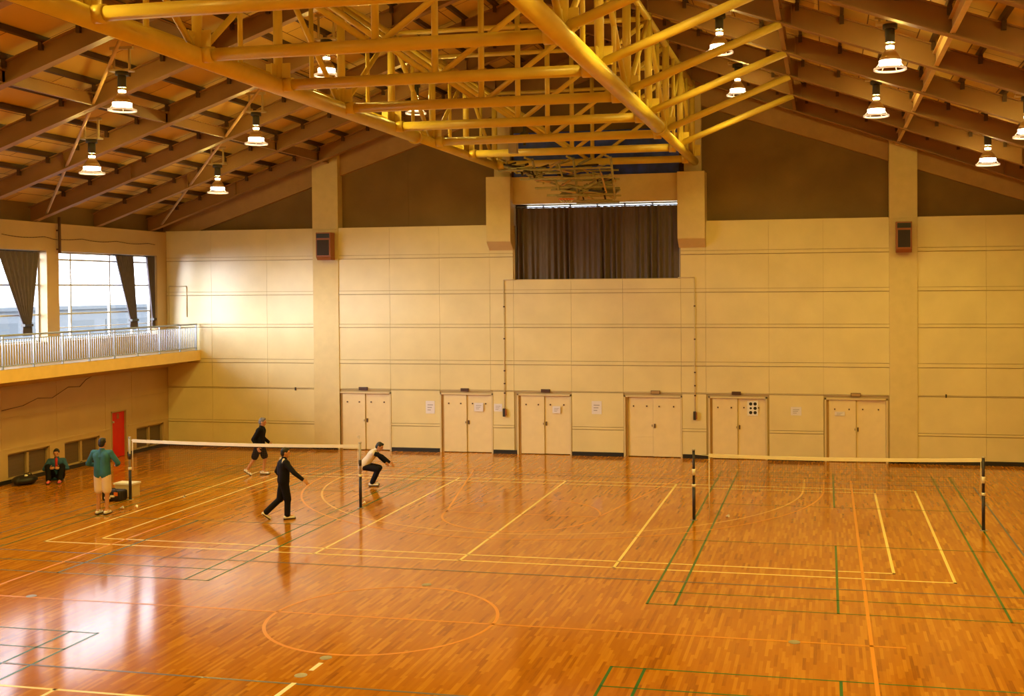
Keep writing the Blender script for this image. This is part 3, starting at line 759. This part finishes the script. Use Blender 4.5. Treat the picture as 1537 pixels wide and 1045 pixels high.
# ------------------------------------------------------------------ lamps
def build_lamps():
    def proto(loc, label, rise):
        x, y, z = loc
        t = thing('high_bay_lamp', loc, label, 'lamp', 'hanging high bay lamps')
        top = rise
        m = MB(); m.box(x-.26, x+.26, y-.03, y+.03, z+top-.10, z+top-.04); m.box(x-.2, x-.16, y-.02, y+.02, z+.78, z+top-.05); m.box(x+.16, x+.2, y-.02, y+.02, z+.78, z+top-.05); m.box(x-.24, x+.24, y-.10, y+.10, z+.74, z+.78)
        m.build('mounting_bracket', M_BRKT, t)
        m = MB(); m.tube((x, y, z+.42), (x, y, z+.74), .085); m.tube((x, y, z+.66), (x, y, z+.74), .13); m.build('ballast', M_CASE, t)
        m = MB(); m.tube((x, y, z+.36), (x, y, z+.42), .022); m.build('stem', M_CASE, t)
        m = MB(); m.tube((x, y, z+.32), (x, y, z+.36), .075); m.build('socket', M_GLOW, t)
        m = MB(); m.lathe((x, y, z), [(.05, .32), (.09, .28), (.15, .2), (.2, .1), (.195, .1), (.145, .2), (.085, .28), (.045, .32)]); m.build('reflector', M_REFL, t)
        m = MB(); m.lathe((x, y, z), [(.0, .11), (.19, .11), (.19, .03), (.0, .03)]); m.build('lens', M_GLOW, t)
        m = MB(); m.lathe((x, y, z), [(.26, -.03), (.285, -.03), (.285, -.065), (.26, -.065), (.26, -.03)]); m.build('guard_ring', M_LRING, t)
        m = MB()
        for k in range(6):
            a = k*math.pi/3; m.tube((x+.19*math.cos(a), y+.19*math.sin(a), z+.05), (x+.27*math.cos(a), y+.27*math.sin(a), z-.05), .008, n=6)
        m.build('guard_wire', M_LRING, t)
        return t
    V = [((-11.2, -4.2, 8.92), 'lit lamp under left roof, largest and highest of the four outside the truss'),
         ((-11.2, 1.33, 8.92), 'lit lamp under left roof, rightmost and just left of the truss chord'),
         ((-13.9, -1.45, 7.98), 'lit lamp under left roof, leftmost, above the gap between window curtains'),
         ((-13.9, 4.1, 7.98), 'lit lamp under left roof, lowest, nearest to the end wall corner'),
         ((-7.97, -1.45, 9.98), 'lit lamp seen through the truss just right of the left chord'),
         ((-7.97, 4.1, 9.98), 'lit lamp deep inside the truss far left of its centre'),
         ((.75, -1.45, 10.05), 'lit lamp partly behind roof struts right of the truss, nearer one'),
         ((.7, 4.1, 10.1), 'lit lamp partly behind roof struts right of the truss, farther one'),
         ((4.0, -4.2, 9.03), 'lit lamp under right roof, largest and brightest on that side'),
         ((4.0, 1.33, 9.03), 'lit lamp under right roof directly below the largest one'),
         ((6.75, 4.1, 8.15), 'lit lamp under right roof, lowest, near the right edge'),
         ((6.75, -1.45, 8.1), 'lit lamp cut by the right edge of the picture')]
    first = True
    def light(x, y, z, k):
        l = bpy.data.lights.new('lamp_light', 'SPOT'); l.energy = LAMP_WATT*k; l.color = LAMP_COLOR
        l.spot_size = math.radians(165); l.spot_blend = .6; l.shadow_soft_size = .2
        o = bpy.data.objects.new('lamp_light', l); COL.objects.link(o); o.location = (x, y, z-.09)
        l = bpy.data.lights.new('lamp_glow', 'POINT'); l.energy = LAMP_GLOW*k; l.color = LAMP_COLOR; l.shadow_soft_size = .06
        o = bpy.data.objects.new('lamp_glow', l); COL.objects.link(o); o.location = (x, y, z+.39)
    for (x, y, z), lab in V:
        proto((x, y, z), lab, min(2.2, zf(x, 12.75)-z)); light(x, y, z, 1)
    base = None
    for x, z, yy in ((-7.97, 9.98, (-12.5, -18, -23.5)), (.75, 10.05, (-7, -12.5, -18, -23.5)), (-11.2, 8.92, (-9.75, -15.3, -20.8)), (4.0, 9.03, (-9.75, -15.3, -20.8)), (-13.9, 7.98, (-7, -12.5, -18)), (6.75, 8.1, (-7, -12.5, -18))):
        for y in yy:
            if base is None:
                base = proto((x, y, z), 'lit lamp over the near half of the hall, outside the picture', zf(x, 12.75)-z)
            else:
                dup_tree(base, (x, y, z), 'lit lamp over the near half of the hall, outside the picture')
            light(x, y, z, 1)
build_lamps()

# ------------------------------------------------------------------ badminton posts, nets and small things
def build_courts():
    def post(x, y, tall, lab, pale):
        t = thing('net_post', (x, y, 0), lab, 'post', 'badminton net posts')
        m = MB(); m.tube((x, y, 0), (x, y, .78), .035); m.build('lower_pole', M_POST, t)
        m = MB(); m.tube((x, y, .78), (x, y, tall), .03); m.build('upper_pole', M_POSTG if pale else M_POST, t)
        m = MB(); m.tube((x, y, .74), (x, y, .80), .042); m.build('collar_band', M_WHITE, t)
        m = MB(); m.tube((x, y, 1.0), (x, y, 1.14), .036); m.build('grip_sleeve', M_WHITE if not pale else M_POST, t)
        m = MB(); m.tube((x, y, tall), (x, y, tall+.03), .036); m.build('cap', M_POSTG, t)
        m = MB(); m.tube((x, y, 0), (x, y, .012), .08); m.build('base_plate', M_STEEL, t)
    post(0.0, 0.0, 1.55, 'dark net post left of the right-hand net', False)
    post(6.1, 0.0, 1.53, 'dark net post at the right end of the right-hand net', False)
    post(-7.9, 0.0, 1.53, 'net post beside the crouching player', True)
    post(-14.0, 0.0, 1.53, 'net post behind the bag near the left wall', True)
    def net(x0, x1, zt0, zt1, h, lab, cord_l):
        t = thing('badminton_net', ((x0+x1)/2, 0, 0.8), lab, 'net', 'badminton nets')
        n = 24
        def zz(x, off): u = (x-x0)/(x1-x0); return zt0+(zt1-zt0)*u-.035*4*u*(1-u)-off
        tp = MB()
        for k in range(n):
            a, b = x0+(x1-x0)*k/n, x0+(x1-x0)*(k+1)/n
            tp.hexa([(a, -.012, zz(a, .075)), (b, -.012, zz(b, .075)), (b, .012, zz(b, .075)), (a, .012, zz(a, .075)), (a, -.012, zz(a, 0)), (b, -.012, zz(b, 0)), (b, .012, zz(b, 0)), (a, .012, zz(a, 0))])
        tp.build('top_tape', M_TAPE, t)
        ms = MB(); w = .0022
        nx = int((x1-x0)/.05); nz = int(h/.05)
        for k in range(nx+1):
            x = x0+(x1-x0)*k/nx; ms.box(x-w/2, x+w/2, -.0015, .0015, zz(x, h), zz(x, .06))
        for r in range(1, nz+1):
            off = .06+(h-.06)*r/nz
            for k in range(12):
                a, b = x0+(x1-x0)*k/12, x0+(x1-x0)*(k+1)/12
                ms.hexa([(a, -.0015, zz(a, off)-w/2), (b, -.0015, zz(b, off)-w/2), (b, .0015, zz(b, off)-w/2), (a, .0015, zz(a, off)-w/2), (a, -.0015, zz(a, off)+w/2), (b, -.0015, zz(b, off)+w/2), (b, .0015, zz(b, off)+w/2), (a, .0015, zz(a, off)+w/2)])
        ms.build('mesh', M_NET, t)
        e = MB(); lo = .02 if cord_l else zz(x0, h)
        e.tube((x0, 0, lo), (x0, 0, zz(x0, 0)), .009, n=6); e.build('left_edge_cord', M_TAPE, t)
        e = MB(); e.tube((x1, 0, zz(x1, h)), (x1, 0, zz(x1, 0)), .006, n=6); e.build('right_edge_cord', M_TAPE, t)
        e = MB(); e.tube((x0-.3 if cord_l else x0-.03, 0, zt0-.02), (x0, 0, zt0-.04), .006, n=6); e.tube((x1, 0, zt1-.04), (x1+.012, 0, zt1-.02), .006, n=6); e.build('tie_cord', M_TAPE, t)
    net(.34, 6.05, 1.48, 1.52, .78, 'right-hand badminton net with a white top tape', True)
    net(-13.92, -7.955, 1.50, 1.50, .78, 'left-hand badminton net with a white top tape', False)
    for x, y, lab in ((-4.0, -10.2, 'grey floor socket cover just below the centre circle'), (-4.02, -10.93, 'grey floor socket cover beside the white dash near the bottom'), (2.41, -8.27, 'grey floor socket cover on the orange midline at right'), (-10.33, -8.18, 'grey floor socket cover at far left by the window reflection'), (-3.96, -6.25, 'grey floor socket cover just above the centre circle')):
        m = MB(); m.tube((x, y, 0.0), (x, y, .005), .085, n=20); m.tube((x, y, .005), (x, y, .007), .05, n=16)
        tag(m.build('floor_socket_cover', M_STEEL), lab, 'floor cover', 'floor socket covers')
    def shuttle(x, y, z, tilt, lab):
        t = thing('shuttlecock', (x, y, z), lab, 'shuttlecock', 'shuttlecocks')
        d = Vector(tilt).normalized(); a = d.orthogonal().normalized(); b = d.cross(a); c = Vector((x, y, z))
        m = MB(); m.ball(c, .0135); m.build('cork', M_WHITE, t)
        f = MB(); n = 16
        f.tube(c+d*.008, c+d*.07, .012, .034, n=16, caps=False); f.tube(c+d*.07, c+d*.009, .032, .011, n=16, caps=False)
        for k in range(n):
            p = 2*math.pi*k/n; v = a*math.cos(p)+b*math.sin(p); f.tube(c+d*.01+v*.012, c+d*.075+v*.036, .0012, n=4)
        f.build('feathers', M_TAPE, t)
    shuttle(-13.48, -1.15, .035, (.9, .2, .28), 'shuttlecock on the floor right of the standing man, larger one')
    shuttle(-13.12, -1.02, .035, (-.7, .6, .28), 'shuttlecock on the floor right of the standing man, fainter one')
    shuttle(-12.75, .42, .035, (.2, -.9, .28), 'shuttlecock lying on the yellow line behind the left net')
    shuttle(.68, .38, .035, (.8, -.5, .28), 'shuttlecock on the green line under the right-hand net')
    shuttle(-9.05, 2.6, 1.28, (-.4, 0, .8), 'shuttlecock in the air above the crouching player')
    shuttle(-8.0, .35, .035, (.5, .6, .28), 'shuttlecock on the floor beside the middle net post')
build_courts()

def bags():
    # duffel by the left wall
    t = thing('duffel_bag', (-18.2, 1.5, 0), 'low black duffel bag on the floor against the left wall', 'bag')
    b = MB(); b.ball((-18.2, 1.5, .12), .30, .36, .13); b.cap((-18.2, 1.25, .11), (-18.2, 1.75, .11), .115, .115)
    o = b.build('body', M_BLACK, t)
    h = MB(); h.path([(-18.1, 1.32, .2), (-18.1, 1.36, .30), (-18.1, 1.6, .31), (-18.1, 1.66, .2)], .014); h.build('handle', M_DARK, t)
    h = MB(); h.ball((-18.1, 1.42, .245), .05, .06, .03); h.build('white_tag', M_TAPE, t)
    # open sports bag beside the net post
    t = thing('sports_bag', (-14.3, .05, 0), 'black open sports bag on the floor beside the left net post', 'bag')
    b = MB(); b.box(-14.60, -14.06, -.30, .0, 0.0, .27); b.build('body', M_BLACK, t, bevel=.05)
    h = MB(); h.box(-14.50, -14.34, -.33, -.29, .06, .11); h.box(-14.34, -14.22, -.33, -.29, .11, .155); h.build('white_print', M_TAPE, t)
    h = MB(); h.box(-14.24, -14.14, -.32, -.29, .14, .23); h.build('orange_patch', M_RIM, t)
    h = MB(); h.path([(-14.5, -.305, .2), (-14.45, -.32, .33), (-14.2, -.32, .33), (-14.15, -.305, .2)], .012); h.build('handle', M_DARK, t)
    t = thing('carton', (-14.37, .42, 0), 'cream carton behind the black sports bag', 'box')
    b = MB(); b.box(-14.62, -14.12, .26, .58, 0, .34); b.build('body', M_PILASTER, t, bevel=.01)
    b = MB(); b.box(-14.64, -14.10, .24, .60, .31, .35); b.build('lid', M_TAPE, t)
bags()

# ------------------------------------------------------------------ people
M_SKIN = mat('skin', (0.55, 0.27, 0.15), 0.5)
M_HAIR = mat('black_hair', (0.010, 0.008, 0.009), 0.5)
M_GREYHAIR = mat('grey_hair', (0.16, 0.15, 0.17), 0.6)
M_TEAL = mat('teal_jacket', (0.022, 0.145, 0.25), 0.7, var=0.25, scale=5)
M_BLUEJ = mat('blue_jacket', (0.012, 0.08, 0.2), 0.7, var=0.2, scale=5)
M_BEIGE = mat('beige_shorts', (0.72, 0.60, 0.55), 0.8)
M_NAVYC = mat('navy_tracksuit', (0.005, 0.005, 0.014), 0.7, spec=0.2)
M_NAVYL = mat('navy_back_panel', (0.018, 0.020, 0.07), 0.7, spec=0.2)
M_BLKC = mat('black_sportswear', (0.005, 0.0045, 0.006), 0.8, spec=0.2)
M_WHITEC = mat('white_cloth', (0.72, 0.66, 0.66), 0.8)
M_SHOE = mat('white_shoe', (0.85, 0.85, 0.92), 0.5)
M_SOLE = mat('dark_sole', (0.03, 0.02, 0.025), 0.6)
M_SCARF = mat('red_cloth', (0.5, 0.02, 0.02), 0.8)
M_PINK = mat('pink_shoe', (0.75, 0.10, 0.20), 0.5)
M_EYE = mat('eye_dark', (0.02, 0.012, 0.01), 0.2)
M_LIP = mat('lip', (0.42, 0.13, 0.09), 0.5)

def fuse(name, mb, material, parent, voxel=.009, smooth=3):
    """melt overlapping capsules into one continuous surface"""
    o = mb.build(name, material)
    r = o.modifiers.new('r', 'REMESH'); r.mode = 'VOXEL'; r.voxel_size = voxel; r.use_smooth_shade = True
    if smooth:
        s = o.modifiers.new('s', 'SMOOTH'); s.factor = .5; s.iterations = smooth
    dg = bpy.context.evaluated_depsgraph_get()
    me = bpy.data.meshes.new_from_object(o.evaluated_get(dg)); o.modifiers.clear()
    old = o.data; o.data = me; bpy.data.meshes.remove(old)
    if not me.materials: me.materials.append(material)
    hang(o, parent)
    return o

def person(label, base, yaw, J, top_mat, leg_mat, long_legs, hair_mat, shoe_mat, sleeves=None, face_dir=(0, 1, -.05), extras=None, scale=1.0, curl=.35):
    """J: joints in the person's own frame (x to their right, y forward, z up)"""
    R = Matrix.Rotation(yaw, 3, 'Z'); B = Vector(base)
    W = lambda p: B+R@(Vector(p)*scale)
    t = thing('person', base, label, 'person', 'people in the hall')
    G = {k: W(v) for k, v in J.items()}
    s = scale
    fd = (R@Vector(face_dir)).normalized(); up = (G['head']-G['neck']).normalized(); up = (up-fd*up.dot(fd)*.7).normalized()
    fd = (fd-up*fd.dot(up)).normalized(); rt = fd.cross(up)
    HB = Matrix((rt, fd, up)).transposed()
    H = G['head']
    hp = lambda x, y, z: H+HB@(Vector((x, y, z))*s)
    sp = (G['neck']-G['pelvis']).normalized(); sx = (G['shR']-G['shL']).normalized(); hx = (G['hipR']-G['hipL']).normalized()
    fwd = sp.cross(sx)
    mid = G['pelvis'].lerp(G['neck'], .45); ch = G['pelvis'].lerp(G['neck'], .75)
    def torso(m, g):
        for k in (-1, 1):
            m.cap(G['pelvis']+hx*.075*k*s, mid+sx*.065*k*s, (.105+g)*s, (.095+g)*s)
            m.cap(mid+sx*.065*k*s, ch+sx*.085*k*s, (.095+g)*s, (.105+g)*s)
        m.cap(G['shL'], G['shR'], (.055+g)*s); m.cap(ch, G['neck']-sp*.03*s, (.1+g)*s, (.06+g)*s)
    def arm(m, S, g, upto=1.0):
        m.cap(G['sh'+S], G['el'+S], (.048+g)*s, (.038+g)*s)
        m.cap(G['el'+S], G['el'+S].lerp(G['wr'+S], upto), (.037+g)*s, (.026+g)*s)
    def leg(m, S, g, hem=1.0, flare=0.0):
        m.cap(G['hip'+S], G['kn'+S], (.082+g)*s, (.054+g+flare)*s)
        if hem > 0: m.cap(G['kn'+S], G['kn'+S].lerp(G['an'+S], hem), (.052+g)*s, (.036+g+flare)*s)
    b = MB()
    # head: skull, jaw, nose, brow, ears, lips, neck
    b.ball(H, .074*s, .092*s, .105*s, HB); b.ball(hp(0, .028, -.062), .052*s, .058*s, .052*s, HB); b.ball(hp(0, .055, -.095), .025*s, .022*s, .02*s, HB)
    b.cap(hp(0, .088, .012), hp(0, .108, -.028), .009*s, .014*s)
    b.cap(hp(-.038, .078, .026), hp(.038, .078, .026), .012*s)
    for k in (-1, 1): b.ball(hp(.076*k, -.002, -.012), .010*s, .020*s, .032*s, HB)
    b.cap(hp(-.018, .086, -.062), hp(.018, .086, -.062), .009*s)
    b.cap(G['neck']-sp*.04*s, hp(0, -.015, -.07), .056*s, .050*s)
    torso(b, -.008)
    for S, k in (('L', -1), ('R', 1)):
        arm(b, S, 0); leg(b, S, 0)
        # foot
        d = (R@Vector(J.get('toe'+S, (0, 1, 0)))).normalized(); b.cap(G['an'+S]+d*-.03*s, G['an'+S]+d*.13*s-Vector((0, 0, .035))*s, .036*s, .028*s)
        # hand with palm, four fingers and a thumb
        fa = (G['wr'+S]-G['el'+S]).normalized()
        n = (R@Vector(J.get('palm'+S, (-k, 0, 0)))).normalized(); n = (n-fa*n.dot(fa)).normalized()
        side = fa.cross(n)*(1 if S == 'R' else -1)
        w = G['wr'+S]; pc = w+fa*.05*s
        b.cap(w, pc, .025*s, .024*s)
        for q in (-1.4, -.5, .5, 1.4): b.cap(w+fa*.02*s+side*q*.012*s, w+fa*.085*s+side*q*.017*s, .013*s, .012*s)
        for q, ln_ in zip((1.5, .5, -.5, -1.5), (.066, .076, .070, .054)):
            p = w+fa*.085*s+side*q*.018*s; dd = (fa+side*q*.06).normalized(); r0 = .0095
            for seg, fr in enumerate((.45, .32, .23)):
                dd = (dd*math.cos(curl+.1*seg)+n*math.sin(curl+.1*seg)).normalized(); e = p+dd*ln_*fr*1.15*s
                b.cap(p, e, r0*s, (r0-.0008)*s, n=8); p = e; r0 -= .0008
        p = w+fa*.025*s+side*.028*s; dd = (fa*.55+side*.75+n*.3).normalized()
        for L_ in (.04, .032):
            e = p+dd*L_*s; b.cap(p, e, .0115*s, .0098*s, n=8); p = e; dd = (dd+fa*.6+n*.2).normalized()
    fuse('body', b, M_SKIN, t, .0065, 2)
    for k in (-1, 1):
        e = MB(); e.ball(hp(.031*k, .083, .006), .010*s, .007*s, .006*s, HB, 10, 6); e.build('eye', M_EYE, t)
    e = MB(); e.cap(hp(-.017, .0925, -.062), hp(.017, .0925, -.062), .0055*s, n=8); e.build('mouth', M_LIP, t)
    h = MB(); h.ball(hp(0, -.016, .024), .084*s, .094*s, .098*s, HB); h.ball(hp(0, -.045, -.02), .074*s, .066*s, .078*s, HB); h.ball(hp(0, .045, .082), .058*s, .040*s, .034*s, HB)
    fuse('hair', h, hair_mat, t, .009, 2)
    j = MB(); torso(j, .016)
    jacket_low = G['pelvis']-sp*.04*s
    for k in (-1, 1): j.cap(jacket_low+hx*.07*k*s, mid+sx*.07*k*s, .125*s, .112*s)
    j.cap(G['neck']-sp*.02*s, G['neck']+sp*.03*s, .064*s, .060*s)
    for S in 'LR': arm(j, S, .018 if sleeves is None else .012, .93 if sleeves is None else .05)
    fuse('jacket', j, top_mat, t, .011, 3)
    if sleeves is not None:
        for S in 'LR':
            m = MB(); arm(m, S, .013, .93); fuse('sleeve', m, sleeves, t, .011, 2)
    p = MB()
    for k in (-1, 1): p.cap(G['pelvis']+hx*.07*k*s, G['hip'+('L' if k < 0 else 'R')], .118*s, .106*s)
    p.cap(G['hipL'], G['hipR'], .10*s)
    for S in 'LR':
        if long_legs: leg(p, S, .020, .93, .012)
        else:
            a, c = G['hip'+S], G['kn'+S]; p.cap(a, a.lerp(c, .82), .108*s, .098*s)
    fuse('trousers' if long_legs else 'shorts', p, leg_mat, t, .011, 2)
    for S in 'LR':
        d = (R@Vector(J.get('toe'+S, (0, 1, 0)))).normalized(); a = G['an'+S]; dz = Vector((0, 0, 1))
        f = MB(); f.cap(a+d*-.045*s-dz*.03*s, a+d*.14*s-dz*.045*s, .043*s, .036*s); f.cap(a, a-dz*.03*s, .045*s, .045*s)
        o = fuse('shoe', f, shoe_mat, t, .009, 1)
        f = MB(); sd = d.cross(dz).normalized(); q = dz
        if abs(d.z) > .3: q = sd.cross(d)
        f.obox(a+d*.05*s-dz*.066*s, d*.135*s, sd*.042*s, q*.012*s); f.build('sole', M_SOLE if shoe_mat is M_SHOE else M_DARK, o, bevel=.008)
    if extras: extras(t, G, R, s, hp, dict(sp=sp, sx=sx, fwd=fwd, ch=ch, mid=mid, HB=HB))
    return t

STAND = dict(pelvis=(0, 0, .95), neck=(0, -.01, 1.45), head=(0, .015, 1.62), shL=(-.18, 0, 1.39), shR=(.18, 0, 1.39), hipL=(-.09, 0, .88), hipR=(.09, 0, .88),
             knL=(-.10, .015, .48), knR=(.10, .015, .48), anL=(-.10, -.02, .085), anR=(.10, -.02, .085),
             elL=(-.25, -.02, 1.12), elR=(.25, -.02, 1.12), wrL=(-.26, .06, .86), wrR=(.26, .06, .86))
def P(**k):
    d = dict(STAND); d.update(k); return d

# standing man seen from behind, elbows out, hands in front
person('man in teal jacket and beige shorts standing with his back to us', (-13.53, -1.74, 0), math.radians(6),
       P(elL=(-.36, .03, 1.14), elR=(.35, .05, 1.16), wrL=(-.22, .26, 1.06), wrR=(.20, .27, 1.08), palmL=(.6, 0, .8), palmR=(-.6, 0, .8), shL=(-.2, 0, 1.40), shR=(.2, 0, 1.40)),
       M_TEAL, M_BEIGE, False, M_HAIR, M_SHOE, scale=1.02)
# walking player in a dark tracksuit, seen from behind, right arm swung out
def back_panel(t, G, R, s, hp, a):
    m = MB(); f = a['fwd']; c = a['mid'].lerp(a['ch'], .5)
    m.cap(c-f*.062*s-a['sx']*.07*s-a['sp']*.12*s, c-f*.066*s-a['sx']*.085*s+a['sp']*.08*s, .072*s, .066*s); fuse('back_panel', m, M_NAVYL, t, .01, 2)
    for S in 'LR':
        m = MB(); q = G['sh'+S].lerp(G['neck'], .30)+a['sp']*.052*s; m.cap(q-f*.035*s, q-f*.062*s-a['sp']*.075*s+(G['sh'+S]-G['neck'])*.12, .030*s, .024*s); fuse('shoulder_stripe', m, M_WHITEC, t, .008, 1)
person('player in dark navy tracksuit walking right with one arm swung out', (-9.10, -1.50, 0), math.radians(-52),
       P(pelvis=(0, 0, .90), neck=(0, .02, 1.35), head=(0, .05, 1.50), shL=(-.17, 0, 1.29), shR=(.17, .02, 1.29), hipL=(-.08, 0, .83), hipR=(.08, 0, .83),
         knL=(-.09, -.06, .45), anL=(-.10, -.40, .15), toeL=(-.1, .8, -.65), knR=(.085, .07, .45), anR=(.09, .06, .085),
         elL=(-.24, -.1, 1.05), wrL=(-.24, .04, .86), elR=(.36, .17, 1.08), wrR=(.46, .34, .93), palmR=(-.5, .3, -.7)),
       M_NAVYC, M_NAVYC, True, M_HAIR, M_SHOE, face_dir=(.25, 1, -.05), extras=back_panel)
# older player in black behind the left net
def racket(handp, tip, head_r, lab):
    t = thing('badminton_racket', handp, lab, 'racket', 'badminton rackets')
    a, b = Vector(handp), Vector(tip); d = (b-a).normalized(); L = .665
    m = MB(); m.tube(a-d*.02, a+d*.13, .0135); m.build('grip', M_TAPE, t)
    m = MB(); m.tube(a+d*.13, a+d*.40, .0045, n=8); m.build('shaft', M_DARK, t)
    n = d.cross(Vector((.3, 1, .2))).normalized(); c = a+d*.53; m = MB()
    pts = [c+d*.13*math.cos(q*math.pi/12)+n*.10*math.sin(q*math.pi/12) for q in range(25)]; m.path(pts, .006, 6); m.build('head_frame', M_STEEL, t)
    m = MB()
    for k in range(-4, 5):
        u = k/5; m.tube(c+n*.1*u-d*.13*math.sqrt(1-u*u), c+n*.1*u+d*.13*math.sqrt(1-u*u), .0007, n=4); m.tube(c+d*.13*u-n*.1*math.sqrt(1-u*u), c+d*.13*u+n*.1*math.sqrt(1-u*u), .0007, n=4)
    m.build('strings', M_TAPE, t)
person('player in black top and shorts striding behind the left net', (-12.62, 3.95, 0), math.radians(-82),
       P(pelvis=(0, 0, .89), neck=(0, .05, 1.34), head=(0, .09, 1.49), shL=(-.17, .03, 1.28), shR=(.17, .05, 1.28), hipL=(-.085, 0, .82), hipR=(.085, 0, .82),
         knL=(-.09, .12, .46), anL=(-.09, .06, .085), knR=(.1, -.13, .46), anR=(.1, -.34, .15), toeR=(0, .8, -.5),
         elL=(-.23, .0, 1.03), wrL=(-.20, .2, .88), elR=(.23, -.10, 1.02), wrR=(.24, .02, .80)),
       M_BLKC, M_BLKC, False, M_GREYHAIR, M_SHOE, face_dir=(-.1, 1, -.05))
# crouching player, white vest with dark sleeves
person('crouching player in white vest and dark trousers reaching forward', (-8.86, 2.88, 0), math.radians(-78),
       P(pelvis=(0, -.17, .56), neck=(0, .13, .92), head=(0, .24, 1.03), shL=(-.17, .09, .88), shR=(.17, .10, .88), hipL=(-.09, -.15, .52), hipR=(.09, -.15, .52),
         knL=(-.12, .20, .45), knR=(.13, .22, .45), anL=(-.11, .03, .085), anR=(.12, .05, .085),
         elL=(-.22, .22, .70), wrL=(-.16, .36, .58), elR=(.2, .34, .80), wrR=(.2, .54, .64), palmR=(-.6, 0, -.8)),
       M_WHITEC, M_NAVYC, True, M_HAIR, M_SHOE, sleeves=M_BLKC, face_dir=(.2, 1, -.25))
# seated person by the wall
def scarf(t, G, R, s, hp, a):
    m = MB(); f = a['fwd']; m.cap(G['neck']+f*.07*s, a['mid']+f*.13*s, .035*s, .03*s); fuse('red_inner_shirt', m, M_SCARF, t, .009, 1)
person('person in blue jacket sitting on the floor by the left wall', (-17.72, 2.15, 0), math.radians(-150),
       P(pelvis=(0, -.1, .13), neck=(0, -.06, .60), head=(0, -.03, .755), shL=(-.175, -.05, .54), shR=(.175, -.05, .54), hipL=(-.1, -.08, .12), hipR=(.1, -.08, .12),
         knL=(-.17, .28, .42), knR=(.18, .26, .42), anL=(-.14, .50, .085), anR=(.14, .48, .085),
         elL=(-.28, .10, .34), elR=(.29, .10, .34), wrL=(-.14, .30, .38), wrR=(.14, .28, .38)),
       M_BLUEJ, M_BLKC, True, M_HAIR, M_PINK, face_dir=(0, 1, -.1), extras=scarf)

# ------------------------------------------------------------------ outside
def outside():
    g = MB(); g.box(-160, XL-.6, -60, 160, -.3, -.02); struct(g.build('ground_outside', M_GROUND), 'pale ground outside the windows')
    t = thing('neighbouring_building', (-54, 48, 0), 'pale low building seen through the side windows', 'building')
    b = MB(); b.box(-66, -50, 24, 62, 0, 3.9); b.build('wall', M_BUILDING, t)
    b = MB(); b.box(-66.3, -49.7, 23.7, 62.3, 3.9, 4.15); b.build('roof', M_BWIN, t)
    for k in range(9):
        y = 26+k*4; w = MB(); w.box(-50.06, -49.95, y, y+2.6, 1.4, 3.1); w.build('window', M_BWIN, t)
outside()
